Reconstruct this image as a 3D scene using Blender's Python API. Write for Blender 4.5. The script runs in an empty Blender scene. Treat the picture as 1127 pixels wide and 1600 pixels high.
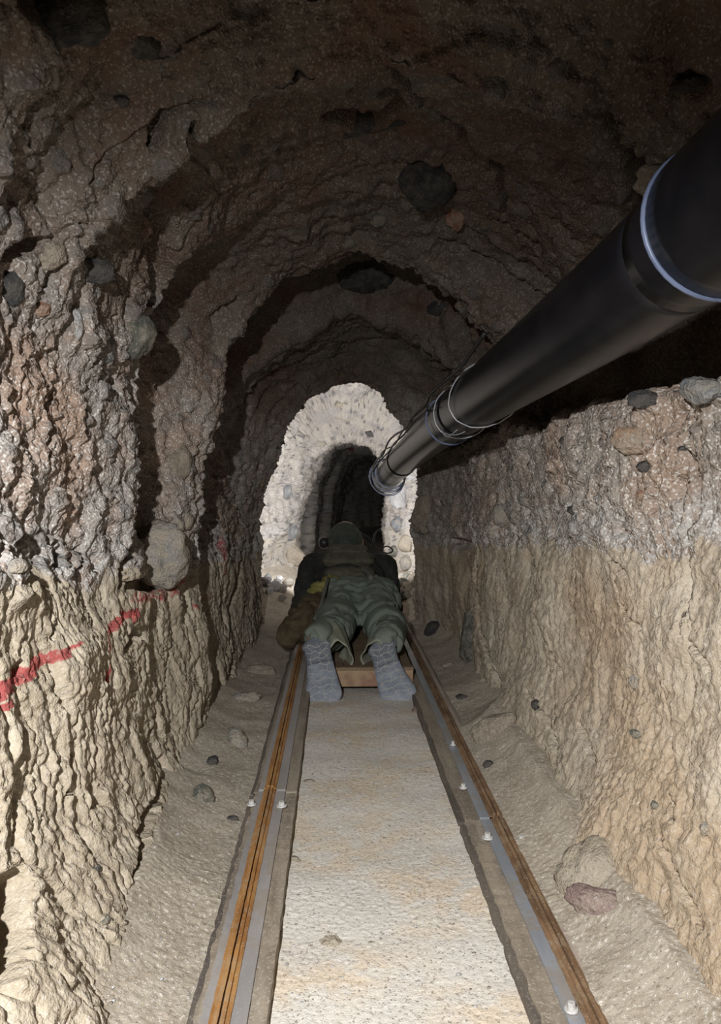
import bpy, bmesh, math, random
import numpy as np
from mathutils import Vector, Matrix, Euler
from mathutils.bvhtree import BVHTree
R = math.radians
PI = math.pi
random.seed(7)
S = bpy.context.scene
COL = S.collection

# ------------------------------------------------------------------ camera, light, exposure
EYE = 0.61
FPX = 1209.0
cam_d = bpy.data.cameras.new('camera')
cam_d.sensor_fit = 'VERTICAL'; cam_d.sensor_height = 36.0
cam_d.lens = FPX / 1600 * 36.0
cam_d.clip_start = 0.02; cam_d.clip_end = 60
cam = bpy.data.objects.new('camera', cam_d); COL.objects.link(cam)
cam.location = (0, 0, EYE)
cam.rotation_euler = (R(90 - 1.8), 0, R(-1.82))
S.camera = cam

S.view_settings.view_transform = 'Standard'
S.view_settings.look = 'None'
S.view_settings.gamma = 1.0
S.view_settings.exposure = 0.0
S.view_settings.use_curve_mapping = False

w = bpy.data.worlds.new('world'); S.world = w; w.use_nodes = True
w.node_tree.nodes['Background'].inputs[0].default_value = (0.5, 0.6, 0.8, 1)
w.node_tree.nodes['Background'].inputs[1].default_value = 0.004

def spot(name, loc, target, power, size, blend, color, rad):
    d = bpy.data.lights.new(name, 'SPOT'); d.energy = power; d.spot_size = R(size); d.spot_blend = blend
    d.color = color; d.shadow_soft_size = rad
    o = bpy.data.objects.new(name, d); COL.objects.link(o); o.location = loc
    o.rotation_euler = (Vector(target) - Vector(loc)).to_track_quat('-Z', 'Y').to_euler()
    return o
# the photographer's head torch, a little above and left of the lens, pointed down the tunnel floor
spot('photographer_torch', (-0.17, -0.06, EYE + 0.20), (-0.09, 1.0, 0.205), 106.0, 100, 1.0, (1.0, 0.985, 0.965), 0.010)
# the crawling person's head torch, shining up the tunnel
spot('crawler_torch', (0.05, 3.84, 0.50), (0.02, 4.8, 0.74), 50.0, 160, 0.5, (0.97, 0.97, 1.0), 0.02)

# ------------------------------------------------------------------ numpy noise
_rng = np.random.RandomState(11)
_perm = _rng.permutation(256).astype(np.int32); _perm = np.concatenate([_perm, _perm, _perm])
_g = _rng.normal(size=(256, 3)).astype(np.float32); _g /= np.linalg.norm(_g, axis=1)[:, None]
def perlin(p):
    p = p.astype(np.float32)
    i = np.floor(p).astype(np.int32); f = p - i
    u = f * f * f * (f * (f * 6 - 15) + 10)
    i &= 255
    out = 0
    for dx in (0, 1):
        wx = u[:, 0] if dx else 1 - u[:, 0]
        a = _perm[(i[:, 0] + dx) & 255]
        for dy in (0, 1):
            wy = u[:, 1] if dy else 1 - u[:, 1]
            b = _perm[(a + i[:, 1] + dy) & 255]
            for dz in (0, 1):
                wz = u[:, 2] if dz else 1 - u[:, 2]
                g = _g[_perm[(b + i[:, 2] + dz) & 255]]
                d = g[:, 0] * (f[:, 0] - dx) + g[:, 1] * (f[:, 1] - dy) + g[:, 2] * (f[:, 2] - dz)
                out = out + wx * wy * wz * d
    return out * 1.5
def fbm(p, octv=4, gain=0.5, lac=2.03):
    o = 0; a = 1.0; q = p.copy()
    for _ in range(octv):
        o = o + a * perlin(q); q = q * lac + 17.3; a *= gain
    return o
def ridged(p, octv=3, gain=0.55):
    o = 0; a = 1.0; q = p.copy()
    for _ in range(octv):
        o = o + a * (1 - 2.2 * np.abs(perlin(q))); q = q * 2.07 + 9.1; a *= gain
    return o
def sstep(a, b, x):
    t = np.clip((x - a) / (b - a), 0, 1); return t * t * (3 - 2 * t)
def cells(p, seed=0):
    """distance to nearest jittered cell point and a per-cell random: rounded pebbles and pits"""
    i0 = np.floor(p).astype(np.int32)
    best = np.full(len(p), 9.0, np.float32); rid = np.zeros(len(p), np.float32)
    for dx in (-1, 0, 1):
        for dy in (-1, 0, 1):
            for dz in (-1, 0, 1):
                c = i0 + np.array([dx, dy, dz], np.int32)
                h = _perm[(_perm[(_perm[(c[:, 0] + seed) & 255] + c[:, 1]) & 255] + c[:, 2]) & 255]
                jit = _g[h] * 0.33
                d = np.linalg.norm(c + 0.5 + jit - p, axis=1).astype(np.float32)
                m = d < best
                best[m] = d[m]; rid[m] = h[m] / 255.0
    return best, rid

# ------------------------------------------------------------------ materials
def mat(name, rough=0.8, spec=0.3, metal=0.0):
    m = bpy.data.materials.new(name); m.use_nodes = True
    nt = m.node_tree; b = nt.nodes['Principled BSDF']
    b.inputs['Roughness'].default_value = rough
    b.inputs['Specular IOR Level'].default_value = spec
    b.inputs['Metallic'].default_value = metal
    return m, nt, b
def N(nt, t, **kw):
    n = nt.nodes.new(t)
    for k, v in kw.items():
        if k in n.inputs.keys(): n.inputs[k].default_value = v
        else: setattr(n, k, v)
    return n
def mix(nt, fac, a, b, mode='MIX'):
    n = nt.nodes.new('ShaderNodeMix'); n.data_type = 'RGBA'; n.blend_type = mode
    for sock, v in ((0, fac), (6, a), (7, b)):
        if hasattr(v, 'links') or hasattr(v, 'is_linked'): nt.links.new(v, n.inputs[sock])
        elif sock == 0: n.inputs[0].default_value = v
        else: n.inputs[sock].default_value = (*v, 1)
    return n.outputs[2]
def mathn(nt, op, a, b=0.0, clamp=False):
    n = nt.nodes.new('ShaderNodeMath'); n.operation = op; n.use_clamp = clamp
    for k, v in ((0, a), (1, b)):
        if hasattr(v, 'is_linked'): nt.links.new(v, n.inputs[k])
        else: n.inputs[k].default_value = v
    return n.outputs[0]
def ramp(nt, fac, a, b):
    n = nt.nodes.new('ShaderNodeMapRange'); n.interpolation_type = 'SMOOTHSTEP'
    nt.links.new(fac, n.inputs[0]); n.inputs[1].default_value = a; n.inputs[2].default_value = b
    return n.outputs[0]
def noise(nt, vec, scale, detail=3, rough=0.55):
    n = nt.nodes.new('ShaderNodeTexNoise'); n.inputs['Scale'].default_value = scale
    n.inputs['Detail'].default_value = detail; n.inputs['Roughness'].default_value = rough
    nt.links.new(vec, n.inputs['Vector']); return n.outputs['Fac']
def voro(nt, vec, scale, out='Distance', feature='F1'):
    n = nt.nodes.new('ShaderNodeTexVoronoi'); n.feature = feature; n.inputs['Scale'].default_value = scale
    nt.links.new(vec, n.inputs['Vector']); return n.outputs[out]
def coords(nt):
    return nt.nodes.new('ShaderNodeTexCoord').outputs['Object']
def bump(nt, b, h, strength=0.5, dist=0.003):
    n = nt.nodes.new('ShaderNodeBump'); n.inputs['Strength'].default_value = strength
    n.inputs['Distance'].default_value = dist
    nt.links.new(h, n.inputs['Height']); nt.links.new(n.outputs[0], b.inputs['Normal'])

def dirty(m, amount=0.7, c=(0.36, 0.30, 0.23), scale=22):
    nt = m.node_tree; b = nt.nodes['Principled BSDF']; src = b.inputs['Base Color'].links[0].from_socket
    n = noise(nt, coords(nt), scale, 5, 0.7); f = noise(nt, coords(nt), 260, 2, 0.7)
    col = mix(nt, mathn(nt, 'MULTIPLY', ramp(nt, n, 0.5, 0.62), amount), src, c)
    col = mix(nt, mathn(nt, 'MULTIPLY', ramp(nt, f, 0.6, 0.68), 0.5), col, (0.55, 0.51, 0.45))
    nt.links.new(col, b.inputs['Base Color']); return m

def rock_mat(name, kind):
    m, nt, b = mat(name, 0.9, 0.25)
    c = coords(nt)
    big = noise(nt, c, 3.0, 3); mid = noise(nt, c, 14.0, 4, 0.6); fine = noise(nt, c, 150.0, 3, 0.7)
    grit = noise(nt, c, 320.0, 2, 0.7)
    # upper bed: grey brown conglomerate with pinkish patches; lower bed: compact tan clay
    if True:
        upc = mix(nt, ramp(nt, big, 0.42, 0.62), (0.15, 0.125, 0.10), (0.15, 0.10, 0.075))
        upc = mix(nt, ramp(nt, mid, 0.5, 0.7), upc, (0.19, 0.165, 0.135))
        up = mix(nt, ramp(nt, mid, 0.42, 0.6), (0.35, 0.32, 0.295), (0.37, 0.30, 0.255))
        up = mix(nt, ramp(nt, big, 0.5, 0.66), up, (0.40, 0.29, 0.225))
    low = mix(nt, ramp(nt, mid, 0.4, 0.65), (0.41, 0.35, 0.265), (0.49, 0.43, 0.335))
    if kind == 'right':
        up = mix(nt, 0.35, up, (0.27, 0.225, 0.18))
        low = mix(nt, ramp(nt, mid, 0.4, 0.65), (0.43, 0.365, 0.28), (0.50, 0.44, 0.35))
        low = mix(nt, ramp(nt, big, 0.46, 0.64), low, (0.44, 0.345, 0.245))
    sp = nt.nodes.new('ShaderNodeSeparateXYZ'); nt.links.new(c, sp.inputs[0])
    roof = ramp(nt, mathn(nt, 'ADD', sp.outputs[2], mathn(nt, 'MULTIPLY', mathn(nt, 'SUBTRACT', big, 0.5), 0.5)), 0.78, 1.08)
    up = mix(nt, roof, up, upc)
    yb = mathn(nt, 'MULTIPLY', mathn(nt, 'MINIMUM', sp.outputs[1], 3.3), 0.07)
    h = mathn(nt, 'ADD', mathn(nt, 'ADD', sp.outputs[2], yb), mathn(nt, 'MULTIPLY', mathn(nt, 'SUBTRACT', mid, 0.5), 0.12))
    h = mathn(nt, 'ADD', h, mathn(nt, 'MULTIPLY', mathn(nt, 'SUBTRACT', big, 0.5), 0.12))
    h = mathn(nt, 'ADD', mathn(nt, 'SUBTRACT', h, mathn(nt, 'MULTIPLY', sp.outputs[0], 0.06)), 0.02)
    strat = ramp(nt, h, 0.585, 0.60)
    col = mix(nt, strat, low, up)
    # beyond the narrow neck the rock is paler and creamier
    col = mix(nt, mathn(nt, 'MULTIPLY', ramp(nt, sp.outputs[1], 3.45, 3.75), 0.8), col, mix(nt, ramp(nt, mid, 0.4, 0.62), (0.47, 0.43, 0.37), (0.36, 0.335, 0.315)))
    # whitish gravel band just above the contact
    band = mathn(nt, 'MULTIPLY', strat, mathn(nt, 'SUBTRACT', 1.0, ramp(nt, h, 0.61, 0.70)))
    vcol = voro(nt, c, 140.0, 'Color')
    bw = nt.nodes.new('ShaderNodeRGBToBW'); nt.links.new(vcol, bw.inputs[0])
    if kind != 'ceiling':
        col = mix(nt, mathn(nt, 'MULTIPLY', band, mathn(nt, 'MULTIPLY', ramp(nt, bw.outputs[0], 0.35, 0.6), 0.65)), col, (0.50, 0.50, 0.49))
    # mineral grains: pale and dark specks, stronger in the conglomerate
    amt = mathn(nt, 'ADD', mathn(nt, 'MULTIPLY', mathn(nt, 'SUBTRACT', strat, roof), 0.42), 0.25)
    col = mix(nt, mathn(nt, 'MULTIPLY', ramp(nt, fine, 0.56, 0.68), amt), col, (0.62, 0.60, 0.57))
    col = mix(nt, mathn(nt, 'MULTIPLY', ramp(nt, fine, 0.44, 0.32), amt), col, (0.13, 0.11, 0.095))
    vb = voro(nt, c, 330.0, 'Color'); bw2 = nt.nodes.new('ShaderNodeRGBToBW'); nt.links.new(vb, bw2.inputs[0])
    col = mix(nt, mathn(nt, 'MULTIPLY', ramp(nt, bw2.outputs[0], 0.74, 0.80), mathn(nt, 'ADD', mathn(nt, 'MULTIPLY', mathn(nt, 'SUBTRACT', strat, roof), 0.42), 0.18)), col, (0.80, 0.79, 0.76))
    # pebble colour, red paint and reddish clay come from the wall's own vertex layers
    for lay, cc in (('stone', (0.13, 0.128, 0.125)), ('clay', (0.16, 0.085, 0.06)), ('paint', (0.34, 0.04, 0.047))):
        a = nt.nodes.new('ShaderNodeAttribute'); a.attribute_name = lay
        f = a.outputs['Fac']
        if lay == 'paint': f = mathn(nt, 'MULTIPLY', ramp(nt, mathn(nt, 'ADD', f, mathn(nt, 'MULTIPLY', mathn(nt, 'SUBTRACT', noise(nt, c, 75.0, 4, 0.75), 0.5), 2.3)), 0.42, 0.78), 0.85)
        col = mix(nt, f, col, cc)
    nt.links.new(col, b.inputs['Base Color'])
    hh = mathn(nt, 'ADD', mathn(nt, 'MULTIPLY', fine, 0.8), mathn(nt, 'ADD', mathn(nt, 'MULTIPLY', grit, 0.3), mathn(nt, 'MULTIPLY', noise(nt, c, 45.0, 4, 0.65), 1.6)))
    grain = mathn(nt, 'MULTIPLY', voro(nt, c, 230.0), mathn(nt, 'ADD', mathn(nt, 'MULTIPLY', strat, 0.5), 0.2))
    bump(nt, b, mathn(nt, 'SUBTRACT', hh, grain), 0.75, 0.0045)
    return m

def sand_mat():
    m, nt, b = mat('pale_sand', 0.95, 0.2)
    c = coords(nt)
    big = noise(nt, c, 5.0, 3); fine = noise(nt, c, 190.0, 3, 0.75); mid = noise(nt, c, 25.0, 4)
    a = nt.nodes.new('ShaderNodeAttribute'); a.attribute_name = 'bed'
    dirt = mix(nt, ramp(nt, mid, 0.4, 0.6), (0.40, 0.35, 0.28), (0.47, 0.42, 0.345))
    sand = mix(nt, ramp(nt, big, 0.42, 0.60), (0.70, 0.67, 0.62), (0.72, 0.62, 0.49))
    sand = mix(nt, ramp(nt, mid, 0.45, 0.65), sand, (0.71, 0.68, 0.62))
    col = mix(nt, a.outputs['Fac'], dirt, sand)
    col = mix(nt, mathn(nt, 'MULTIPLY', ramp(nt, fine, 0.57, 0.66), 0.75), col, (0.85, 0.82, 0.76))
    col = mix(nt, mathn(nt, 'MULTIPLY', ramp(nt, fine, 0.44, 0.34), 0.7), col, (0.24, 0.19, 0.15))
    nt.links.new(col, b.inputs['Base Color'])
    bump(nt, b, mathn(nt, 'ADD', fine, mathn(nt, 'MULTIPLY', mid, 0.15)), 0.7, 0.003)
    return m

def stone_mat(name, c1, c2, dust=0.35, rough=0.85):
    m, nt, b = mat(name, rough, 0.25)
    c = coords(nt)
    n1 = noise(nt, c, 22.0, 4, 0.6); fine = noise(nt, c, 190.0, 3, 0.7); n3 = noise(nt, c, 38.0, 4, 0.7)
    col = mix(nt, ramp(nt, n1, 0.35, 0.65), c1, c2)
    col = mix(nt, mathn(nt, 'MULTIPLY', ramp(nt, n3, 0.40, 0.60), min(1.0, dust * 1.7)), col, (0.36, 0.315, 0.25))
    col = mix(nt, mathn(nt, 'MULTIPLY', ramp(nt, fine, 0.56, 0.68), 0.12 if dust < 0.1 else 0.45), col, (0.55, 0.53, 0.50))
    col = mix(nt, mathn(nt, 'MULTIPLY', ramp(nt, fine, 0.44, 0.34), 0.4), col, (0.10, 0.09, 0.08))
    nt.links.new(col, b.inputs['Base Color'])
    bump(nt, b, mathn(nt, 'ADD', fine, mathn(nt, 'MULTIPLY', n3, 2.4)), 0.9, 0.005)
    return m

def plain(name, c1, c2, scale=30, rough=0.7, metal=0.0, spec=0.4, bs=0.3, stretch=None, fine=0.0):
    m, nt, b = mat(name, rough, spec, metal)
    c = coords(nt)
    if stretch:
        mp = nt.nodes.new('ShaderNodeMapping'); mp.inputs['Scale'].default_value = stretch
        nt.links.new(c, mp.inputs[0]); c = mp.outputs[0]
    n1 = noise(nt, c, scale, 4, 0.6)
    col = mix(nt, ramp(nt, n1, 0.35, 0.65), c1, c2)
    if fine:
        f = noise(nt, coords(nt), 250, 2, 0.7)
        col = mix(nt, mathn(nt, 'MULTIPLY', ramp(nt, f, 0.56, 0.68), fine), col, (0.6, 0.56, 0.5))
    nt.links.new(col, b.inputs['Base Color'])
    bump(nt, b, n1, bs, 0.002)
    return m

M = {}
M['wall_left'] = rock_mat('left_wall_rock', 'left')
M['wall_right'] = rock_mat('right_wall_rock', 'right')
M['ceiling'] = rock_mat('ceiling_rock', 'ceiling')
M['sand'] = sand_mat()
M['grey'] = stone_mat('grey_stone', (0.25, 0.24, 0.225), (0.36, 0.33, 0.29), 0.5)
M['dark'] = stone_mat('dark_stone', (0.030, 0.031, 0.034), (0.06, 0.06, 0.062), 0.07)
M['green'] = stone_mat('greenish_dark_stone', (0.09, 0.10, 0.085), (0.15, 0.15, 0.125), 0.25)
M['blue'] = stone_mat('blue_grey_stone', (0.16, 0.18, 0.20), (0.24, 0.255, 0.27), 0.3)
M['brown'] = stone_mat('brown_stone', (0.25, 0.21, 0.165), (0.33, 0.28, 0.225), 0.5)
M['tan'] = stone_mat('tan_stone', (0.40, 0.345, 0.265), (0.46, 0.41, 0.33), 0.5)
M['red'] = stone_mat('red_brown_stone', (0.25, 0.11, 0.075), (0.34, 0.19, 0.13), 0.3)
M['orange'] = stone_mat('orange_stone', (0.36, 0.235, 0.155), (0.33, 0.25, 0.19), 0.4)
M['purple'] = stone_mat('purplish_stone', (0.235, 0.165, 0.155), (0.31, 0.235, 0.215), 0.2)
M['white'] = stone_mat('whitish_stone', (0.46, 0.46, 0.46), (0.56, 0.57, 0.60), 0.3)
M['painted'] = stone_mat('red_painted_stone', (0.62, 0.07, 0.06), (0.55, 0.10, 0.09), 0.15)
M['rust'] = plain('rusty_steel', (0.30, 0.135, 0.04), (0.47, 0.25, 0.085), 60, 0.75, 0.2, 0.4, 0.4, (1, 0.15, 1))
M['rust_dark'] = plain('brown_rusted_steel', (0.17, 0.10, 0.055), (0.32, 0.20, 0.11), 60, 0.75, 0.2, 0.4, 0.4, (1, 0.15, 1))
M['steel'] = plain('dull_grey_steel', (0.30, 0.29, 0.29), (0.40, 0.38, 0.375), 14, 0.5, 0.15, 0.5, 0.1, (1, 0.25, 1))
M['bluesteel'] = plain('blue_grey_steel', (0.30, 0.33, 0.38), (0.42, 0.45, 0.50), 14, 0.42, 0.25, 0.5, 0.1, (1, 0.25, 1))
M['pinksteel'] = plain('pinkish_worn_steel', (0.40, 0.33, 0.29), (0.50, 0.43, 0.39), 20, 0.6, 0.1, 0.4, 0.1, (1, 0.25, 1))
M['timber'] = plain('dusty_timber', (0.20, 0.165, 0.13), (0.33, 0.285, 0.225), 30, 0.9, 0, 0.2, 0.5, (1, 0.12, 1), 0.5)
M['timber_shade_gap'] = plain('shaded_side_and_gap_timber', (0.10, 0.085, 0.075), (0.17, 0.145, 0.12), 30, 0.9, 0, 0.2, 0.5, (1, 0.12, 1), 0.25)  # board colour darkened to hold side-face shade; also fills the upright gap
M['deck'] = plain('brown_plank', (0.19, 0.135, 0.085), (0.27, 0.20, 0.13), 25, 0.85, 0, 0.2, 0.4, (0.15, 1, 1), 0.2)
M['orange_wood'] = plain('orange_brown_wood', (0.40, 0.29, 0.18), (0.29, 0.17, 0.12), 22, 0.85, 0, 0.2, 0.4, None, 0.2)
M['bolt'] = plain('dusty_bolt', (0.45, 0.44, 0.42), (0.62, 0.62, 0.62), 90, 0.6, 0.1, 0.4, 0.5)
M['duct'] = plain('black_plastic', (0.005, 0.0055, 0.008), (0.010, 0.010, 0.013), 20, 0.30, 0, 0.25, 0.08)
M['ring'] = plain('blue_grey_collar', (0.10, 0.13, 0.22), (0.15, 0.19, 0.30), 20, 0.4, 0, 0.5, 0.1)
M['wire'] = plain('pale_wire', (0.42, 0.44, 0.50), (0.55, 0.57, 0.62), 50, 0.4, 0.2, 0.5, 0.1)
M['bluewire'] = plain('pale_blue_wire', (0.45, 0.52, 0.75), (0.6, 0.65, 0.85), 50, 0.4, 0.0, 0.5, 0.1)
M['cable'] = plain('black_cable', (0.012, 0.012, 0.014), (0.02, 0.02, 0.022), 50, 0.5, 0, 0.5, 0.1)
M['trousers'] = plain('grey_green_cloth', (0.17, 0.20, 0.175), (0.20, 0.23, 0.195), 8, 0.9, 0, 0.2, 0.3, None, 0.05)
M['cuff'] = plain('pale_olive_cloth', (0.27, 0.28, 0.215), (0.34, 0.35, 0.275), 16, 0.9, 0, 0.2, 0.3, None, 0.05)
M['jacket'] = plain('dark_jacket_cloth', (0.030, 0.031, 0.030), (0.055, 0.056, 0.05), 14, 0.9, 0, 0.2, 0.3)
M['vest'] = plain('dark_olive_canvas', (0.095, 0.09, 0.065), (0.13, 0.125, 0.09), 40, 0.92, 0, 0.2, 0.3)
M['hood'] = plain('dark_green_cloth', (0.06, 0.075, 0.065), (0.085, 0.10, 0.085), 30, 0.9, 0, 0.2, 0.3)
M['bag'] = plain('brown_canvas', (0.075, 0.058, 0.035), (0.11, 0.088, 0.052), 30, 0.92, 0, 0.2, 0.4)
M['yellow'] = plain('mustard_green_cloth', (0.17, 0.165, 0.05), (0.27, 0.25, 0.09), 20, 0.9, 0, 0.2, 0.4)
M['strap'] = plain('grey_strap', (0.14, 0.145, 0.13), (0.20, 0.20, 0.18), 60, 0.9, 0, 0.2, 0.3)
M['sole'] = plain('blue_grey_rubber', (0.22, 0.25, 0.30), (0.30, 0.33, 0.385), 40, 0.8, 0, 0.3, 0.4, None, 0.15)
M['sole_dark'] = plain('dusty_dark_rubber', (0.15, 0.17, 0.20), (0.22, 0.245, 0.28), 40, 0.8, 0, 0.3, 0.4, None, 0.2)
M['tread'] = plain('pale_dusty_tread', (0.38, 0.39, 0.40), (0.48, 0.47, 0.46), 60, 0.85, 0, 0.3, 0.4)
M['upper'] = plain('dark_grey_shoe_cloth', (0.07, 0.075, 0.08), (0.11, 0.115, 0.12), 60, 0.85, 0, 0.3, 0.3)
M['skin'] = plain('skin', (0.42, 0.26, 0.18), (0.48, 0.31, 0.22), 30, 0.6, 0, 0.4, 0.1)
M['torch'] = plain('black_torch_plastic', (0.02, 0.02, 0.02), (0.03, 0.03, 0.03), 30, 0.4, 0, 0.5, 0.1)

for k_ in ('steel', 'bluesteel', 'pinksteel', 'timber'): dirty(M[k_], 0.55)
for k_ in ('rust', 'rust_dark'): dirty(M[k_], 0.35, (0.42, 0.33, 0.22), 35)
# ------------------------------------------------------------------ helpers
def tag(o, label=None, cat=None, group=None, kind=None):
    if label:
        o['label'] = label
        if not kind: o['kind'] = 'thing'
    if cat: o['category'] = cat
    if group: o['group'] = group
    if kind: o['kind'] = kind
    return o
def np_mesh(name, V, F, smooth=True):
    """V (n,3), F (m,4) -> mesh"""
    me = bpy.data.meshes.new(name)
    me.vertices.add(len(V)); me.vertices.foreach_set('co', V.astype(np.float32).ravel())
    k = F.shape[1]
    me.loops.add(F.size); me.loops.foreach_set('vertex_index', F.astype(np.int32).ravel())
    me.polygons.add(len(F)); me.polygons.foreach_set('loop_start', np.arange(0, F.size, k, dtype=np.int32))
    me.update(calc_edges=True)
    if smooth: me.polygons.foreach_set('use_smooth', np.ones(len(F), bool))
    return me
def link(name, me, m, parent=None):
    o = bpy.data.objects.new(name, me); COL.objects.link(o)
    if m: me.materials.append(m)
    if parent: o.parent = parent
    return o
def empty(name, loc=(0, 0, 0)):
    o = bpy.data.objects.new(name, None); COL.objects.link(o); o.location = loc
    o.empty_display_size = 0.05
    return o
def attr(me, name, vals):
    a = me.attributes.new(name, 'FLOAT', 'POINT'); a.data.foreach_set('value', vals.astype(np.float32))

# ------------------------------------------------------------------ the bore: cross-sections along the tunnel
# each section: Y, then 15 (x, h) points from the left foot over the arch to the right foot, h measured from eye level
FL = -0.68
def sec(Y, lf, lm, le, lu, ls, al, a, ar, rs, rt, rb, led, rm, rl, rf):
    pts = [(lf, FL), (lm, -0.35), (le, 0.0), (lu, 0.20), ls, al, a, ar, rs, rt, rb, led, (rm, -0.08), (rl, -0.38), (rf, FL)]
    return Y, pts
N1 = dict(lf=-0.215, lm=-0.345, le=-0.42, lu=-0.42, ls=(-0.36, 0.42), al=(-0.20, 0.58), a=(0.05, 0.66), ar=(0.32, 0.62), rs=(0.55, 0.48), rt=(0.76, 0.34), rb=(0.74, 0.07), led=(0.46, 0.125), rm=0.455, rl=0.44, rf=0.34)
def v(base, **k):
    d = dict(base); d.update(k); return d
A1 = v(N1, a=(0.06, 0.60), al=(-0.18, 0.50), ar=(0.27, 0.54), ls=(-0.35, 0.36))
A1b = v(N1, a=(0.06, 0.66), al=(-0.20, 0.57), ar=(0.30, 0.60), ls=(-0.37, 0.40))
B0 = v(N1, lf=-0.275, lm=-0.36, le=-0.405, lu=-0.39, ls=(-0.33, 0.40), led=(0.452, 0.14), rb=(0.70, 0.09), rt=(0.72, 0.33))
B1 = v(B0, lf=-0.30, lm=-0.375, le=-0.47, lu=-0.485, ls=(-0.41, 0.45))
RIB = dict(lf=-0.31, lm=-0.335, le=-0.352, lu=-0.325, ls=(-0.285, 0.36), al=(-0.15, 0.52), a=(0.06, 0.60), ar=(0.24, 0.56), rs=(0.38, 0.42), rt=(0.62, 0.32), rb=(0.63, 0.11), led=(0.45, 0.16), rm=0.45, rl=0.445, rf=0.42)
RC = v(RIB, lm=-0.37, le=-0.44, lu=-0.45, ls=(-0.43, 0.46), al=(-0.27, 0.66), a=(0.06, 0.80), ar=(0.30, 0.72), rs=(0.50, 0.48))
RD = v(RC, lm=-0.35, le=-0.40, lu=-0.39, ls=(-0.33, 0.38), al=(-0.16, 0.50), a=(0.06, 0.58), ar=(0.28, 0.53), rs=(0.44, 0.40), rt=(0.57, 0.30), rb=(0.58, 0.11), led=(0.45, 0.155), rm=0.46, rl=0.46, rf=0.45)
RIM = dict(lf=-0.33, lm=-0.345, le=-0.322, lu=-0.275, ls=(-0.18, 0.353), al=(-0.065, 0.454), a=(0.058, 0.50), ar=(0.172, 0.465), rs=(0.27, 0.353), rt=(0.32, 0.27), rb=(0.355, 0.19), led=(0.37, 0.10), rm=0.365, rl=0.345, rf=0.36)
CH = dict(lf=-0.50, lm=-0.52, le=-0.50, lu=-0.45, ls=(-0.36, 0.45), al=(-0.18, 0.62), a=(0.08, 0.70), ar=(0.28, 0.62), rs=(0.44, 0.45), rt=(0.50, 0.30), rb=(0.53, 0.20), led=(0.54, 0.10), rm=0.55, rl=0.52, rf=0.48)
TN = dict(lf=-0.24, lm=-0.235, le=-0.20, lu=-0.13, ls=(-0.09, 0.245), al=(-0.02, 0.285), a=(0.08, 0.30), ar=(0.18, 0.285), rs=(0.26, 0.235), rt=(0.285, 0.19), rb=(0.30, 0.14), led=(0.305, 0.06), rm=0.30, rl=0.30, rf=0.31)
def shift(base, dx, sc=1.0):
    d = {}
    for k, q in base.items():
        d[k] = (q[0] * sc + dx, q[1] * sc) if isinstance(q, tuple) else q * sc + dx
    return d
SECS = [sec(-1.2, **N1), sec(1.02, **N1), sec(1.12, **A1), sec(1.20, **A1b), sec(1.46, **B0), sec(1.56, **B0), sec(1.60, **B1), sec(1.85, **v(B1, le=-0.44, lu=-0.43)),
        sec(2.02, **RIB), sec(2.08, **v(RIB, al=(-0.16, 0.53), a=(0.06, 0.61))), sec(2.13, **RC), sec(2.50, **RC), sec(2.66, **RD), sec(3.0, **RD), sec(3.35, **RIM), sec(3.55, **RIM), sec(3.66, **CH),
        sec(4.25, **CH), sec(4.62, **v(CH, lf=-0.44, lm=-0.44, le=-0.40, lu=-0.34, ls=(-0.26, 0.40), a=(0.08, 0.55))), sec(4.95, **TN), sec(5.25, **shift(TN, 0.02)), sec(5.33, **shift(TN, 0.03, 1.5)), sec(6.2, **shift(TN, 0.08, 1.5)),
        sec(6.3, **shift(TN, 0.10, 1.15)), sec(6.7, **shift(TN, 0.11, 1.5)), sec(8.0, **shift(TN, 0.18, 1.5)), sec(8.1, **shift(TN, 0.22, 1.2)), sec(10.5, **shift(TN, 0.38, 1.2)), sec(16.0, **shift(TN, 3.2, 1.3))]
SY = np.array([s[0] for s in SECS]); SP = np.array([s[1] for s in SECS])   # (ns, 15, 2)
# rows along Y
rows = list(np.linspace(-1.2, 0.25, 24)); y = 0.25
while y < 16.0:
    d = 0.0034 * max(y, 0.5)
    for a, b_ in ((1.02, 1.22), (1.54, 1.62), (2.0, 2.16), (2.42, 2.54), (3.5, 3.68)):
        if a <= y <= b_: d *= 0.6
    if y > 5: d *= 2
    y += d; rows.append(y)
rows = np.array(rows); NR = len(rows)
# columns: catmull-rom inside each of 14 spans, with sample counts by span
cnt = [95, 100, 55, 62, 62, 62, 62, 62, 50, 40, 34, 46, 84, 84]
SEAM_L = sum(cnt[:4]); SEAM_R = sum(cnt[:9])
def sample_sections(Y):
    out = np.empty((len(Y), 15, 2))
    for i in range(15):
        for k in range(2):
            out[:, i, k] = np.interp(Y, SY, SP[:, i, k])
    return out
def profile(Y):
    K = sample_sections(Y); K = np.concatenate([2 * K[:, :1] - K[:, 1:2], K, 2 * K[:, -1:] - K[:, -2:-1]], 1)
    cols = []
    for i, n in enumerate(cnt):
        p0, p1, p2, p3 = K[:, i], K[:, i + 1], K[:, i + 2], K[:, i + 3]
        tight = 0.32
        m1 = (p2 - p0) * tight; m2 = (p3 - p1) * tight
        nn = n + (1 if i == len(cnt) - 1 else 0)
        for j in range(nn):
            t = j / n
            cols.append((2*t**3 - 3*t**2 + 1) * p1 + (t**3 - 2*t**2 + t) * m1 + (-2*t**3 + 3*t**2) * p2 + (t**3 - t**2) * m2)
    return np.stack(cols, 1)          # (rows, cols, 2)
PR = profile(rows); NC = PR.shape[1]
V3 = np.empty((NR, NC, 3)); V3[..., 0] = PR[..., 0]; V3[..., 1] = rows[:, None]; V3[..., 2] = PR[..., 1] + EYE
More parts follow.
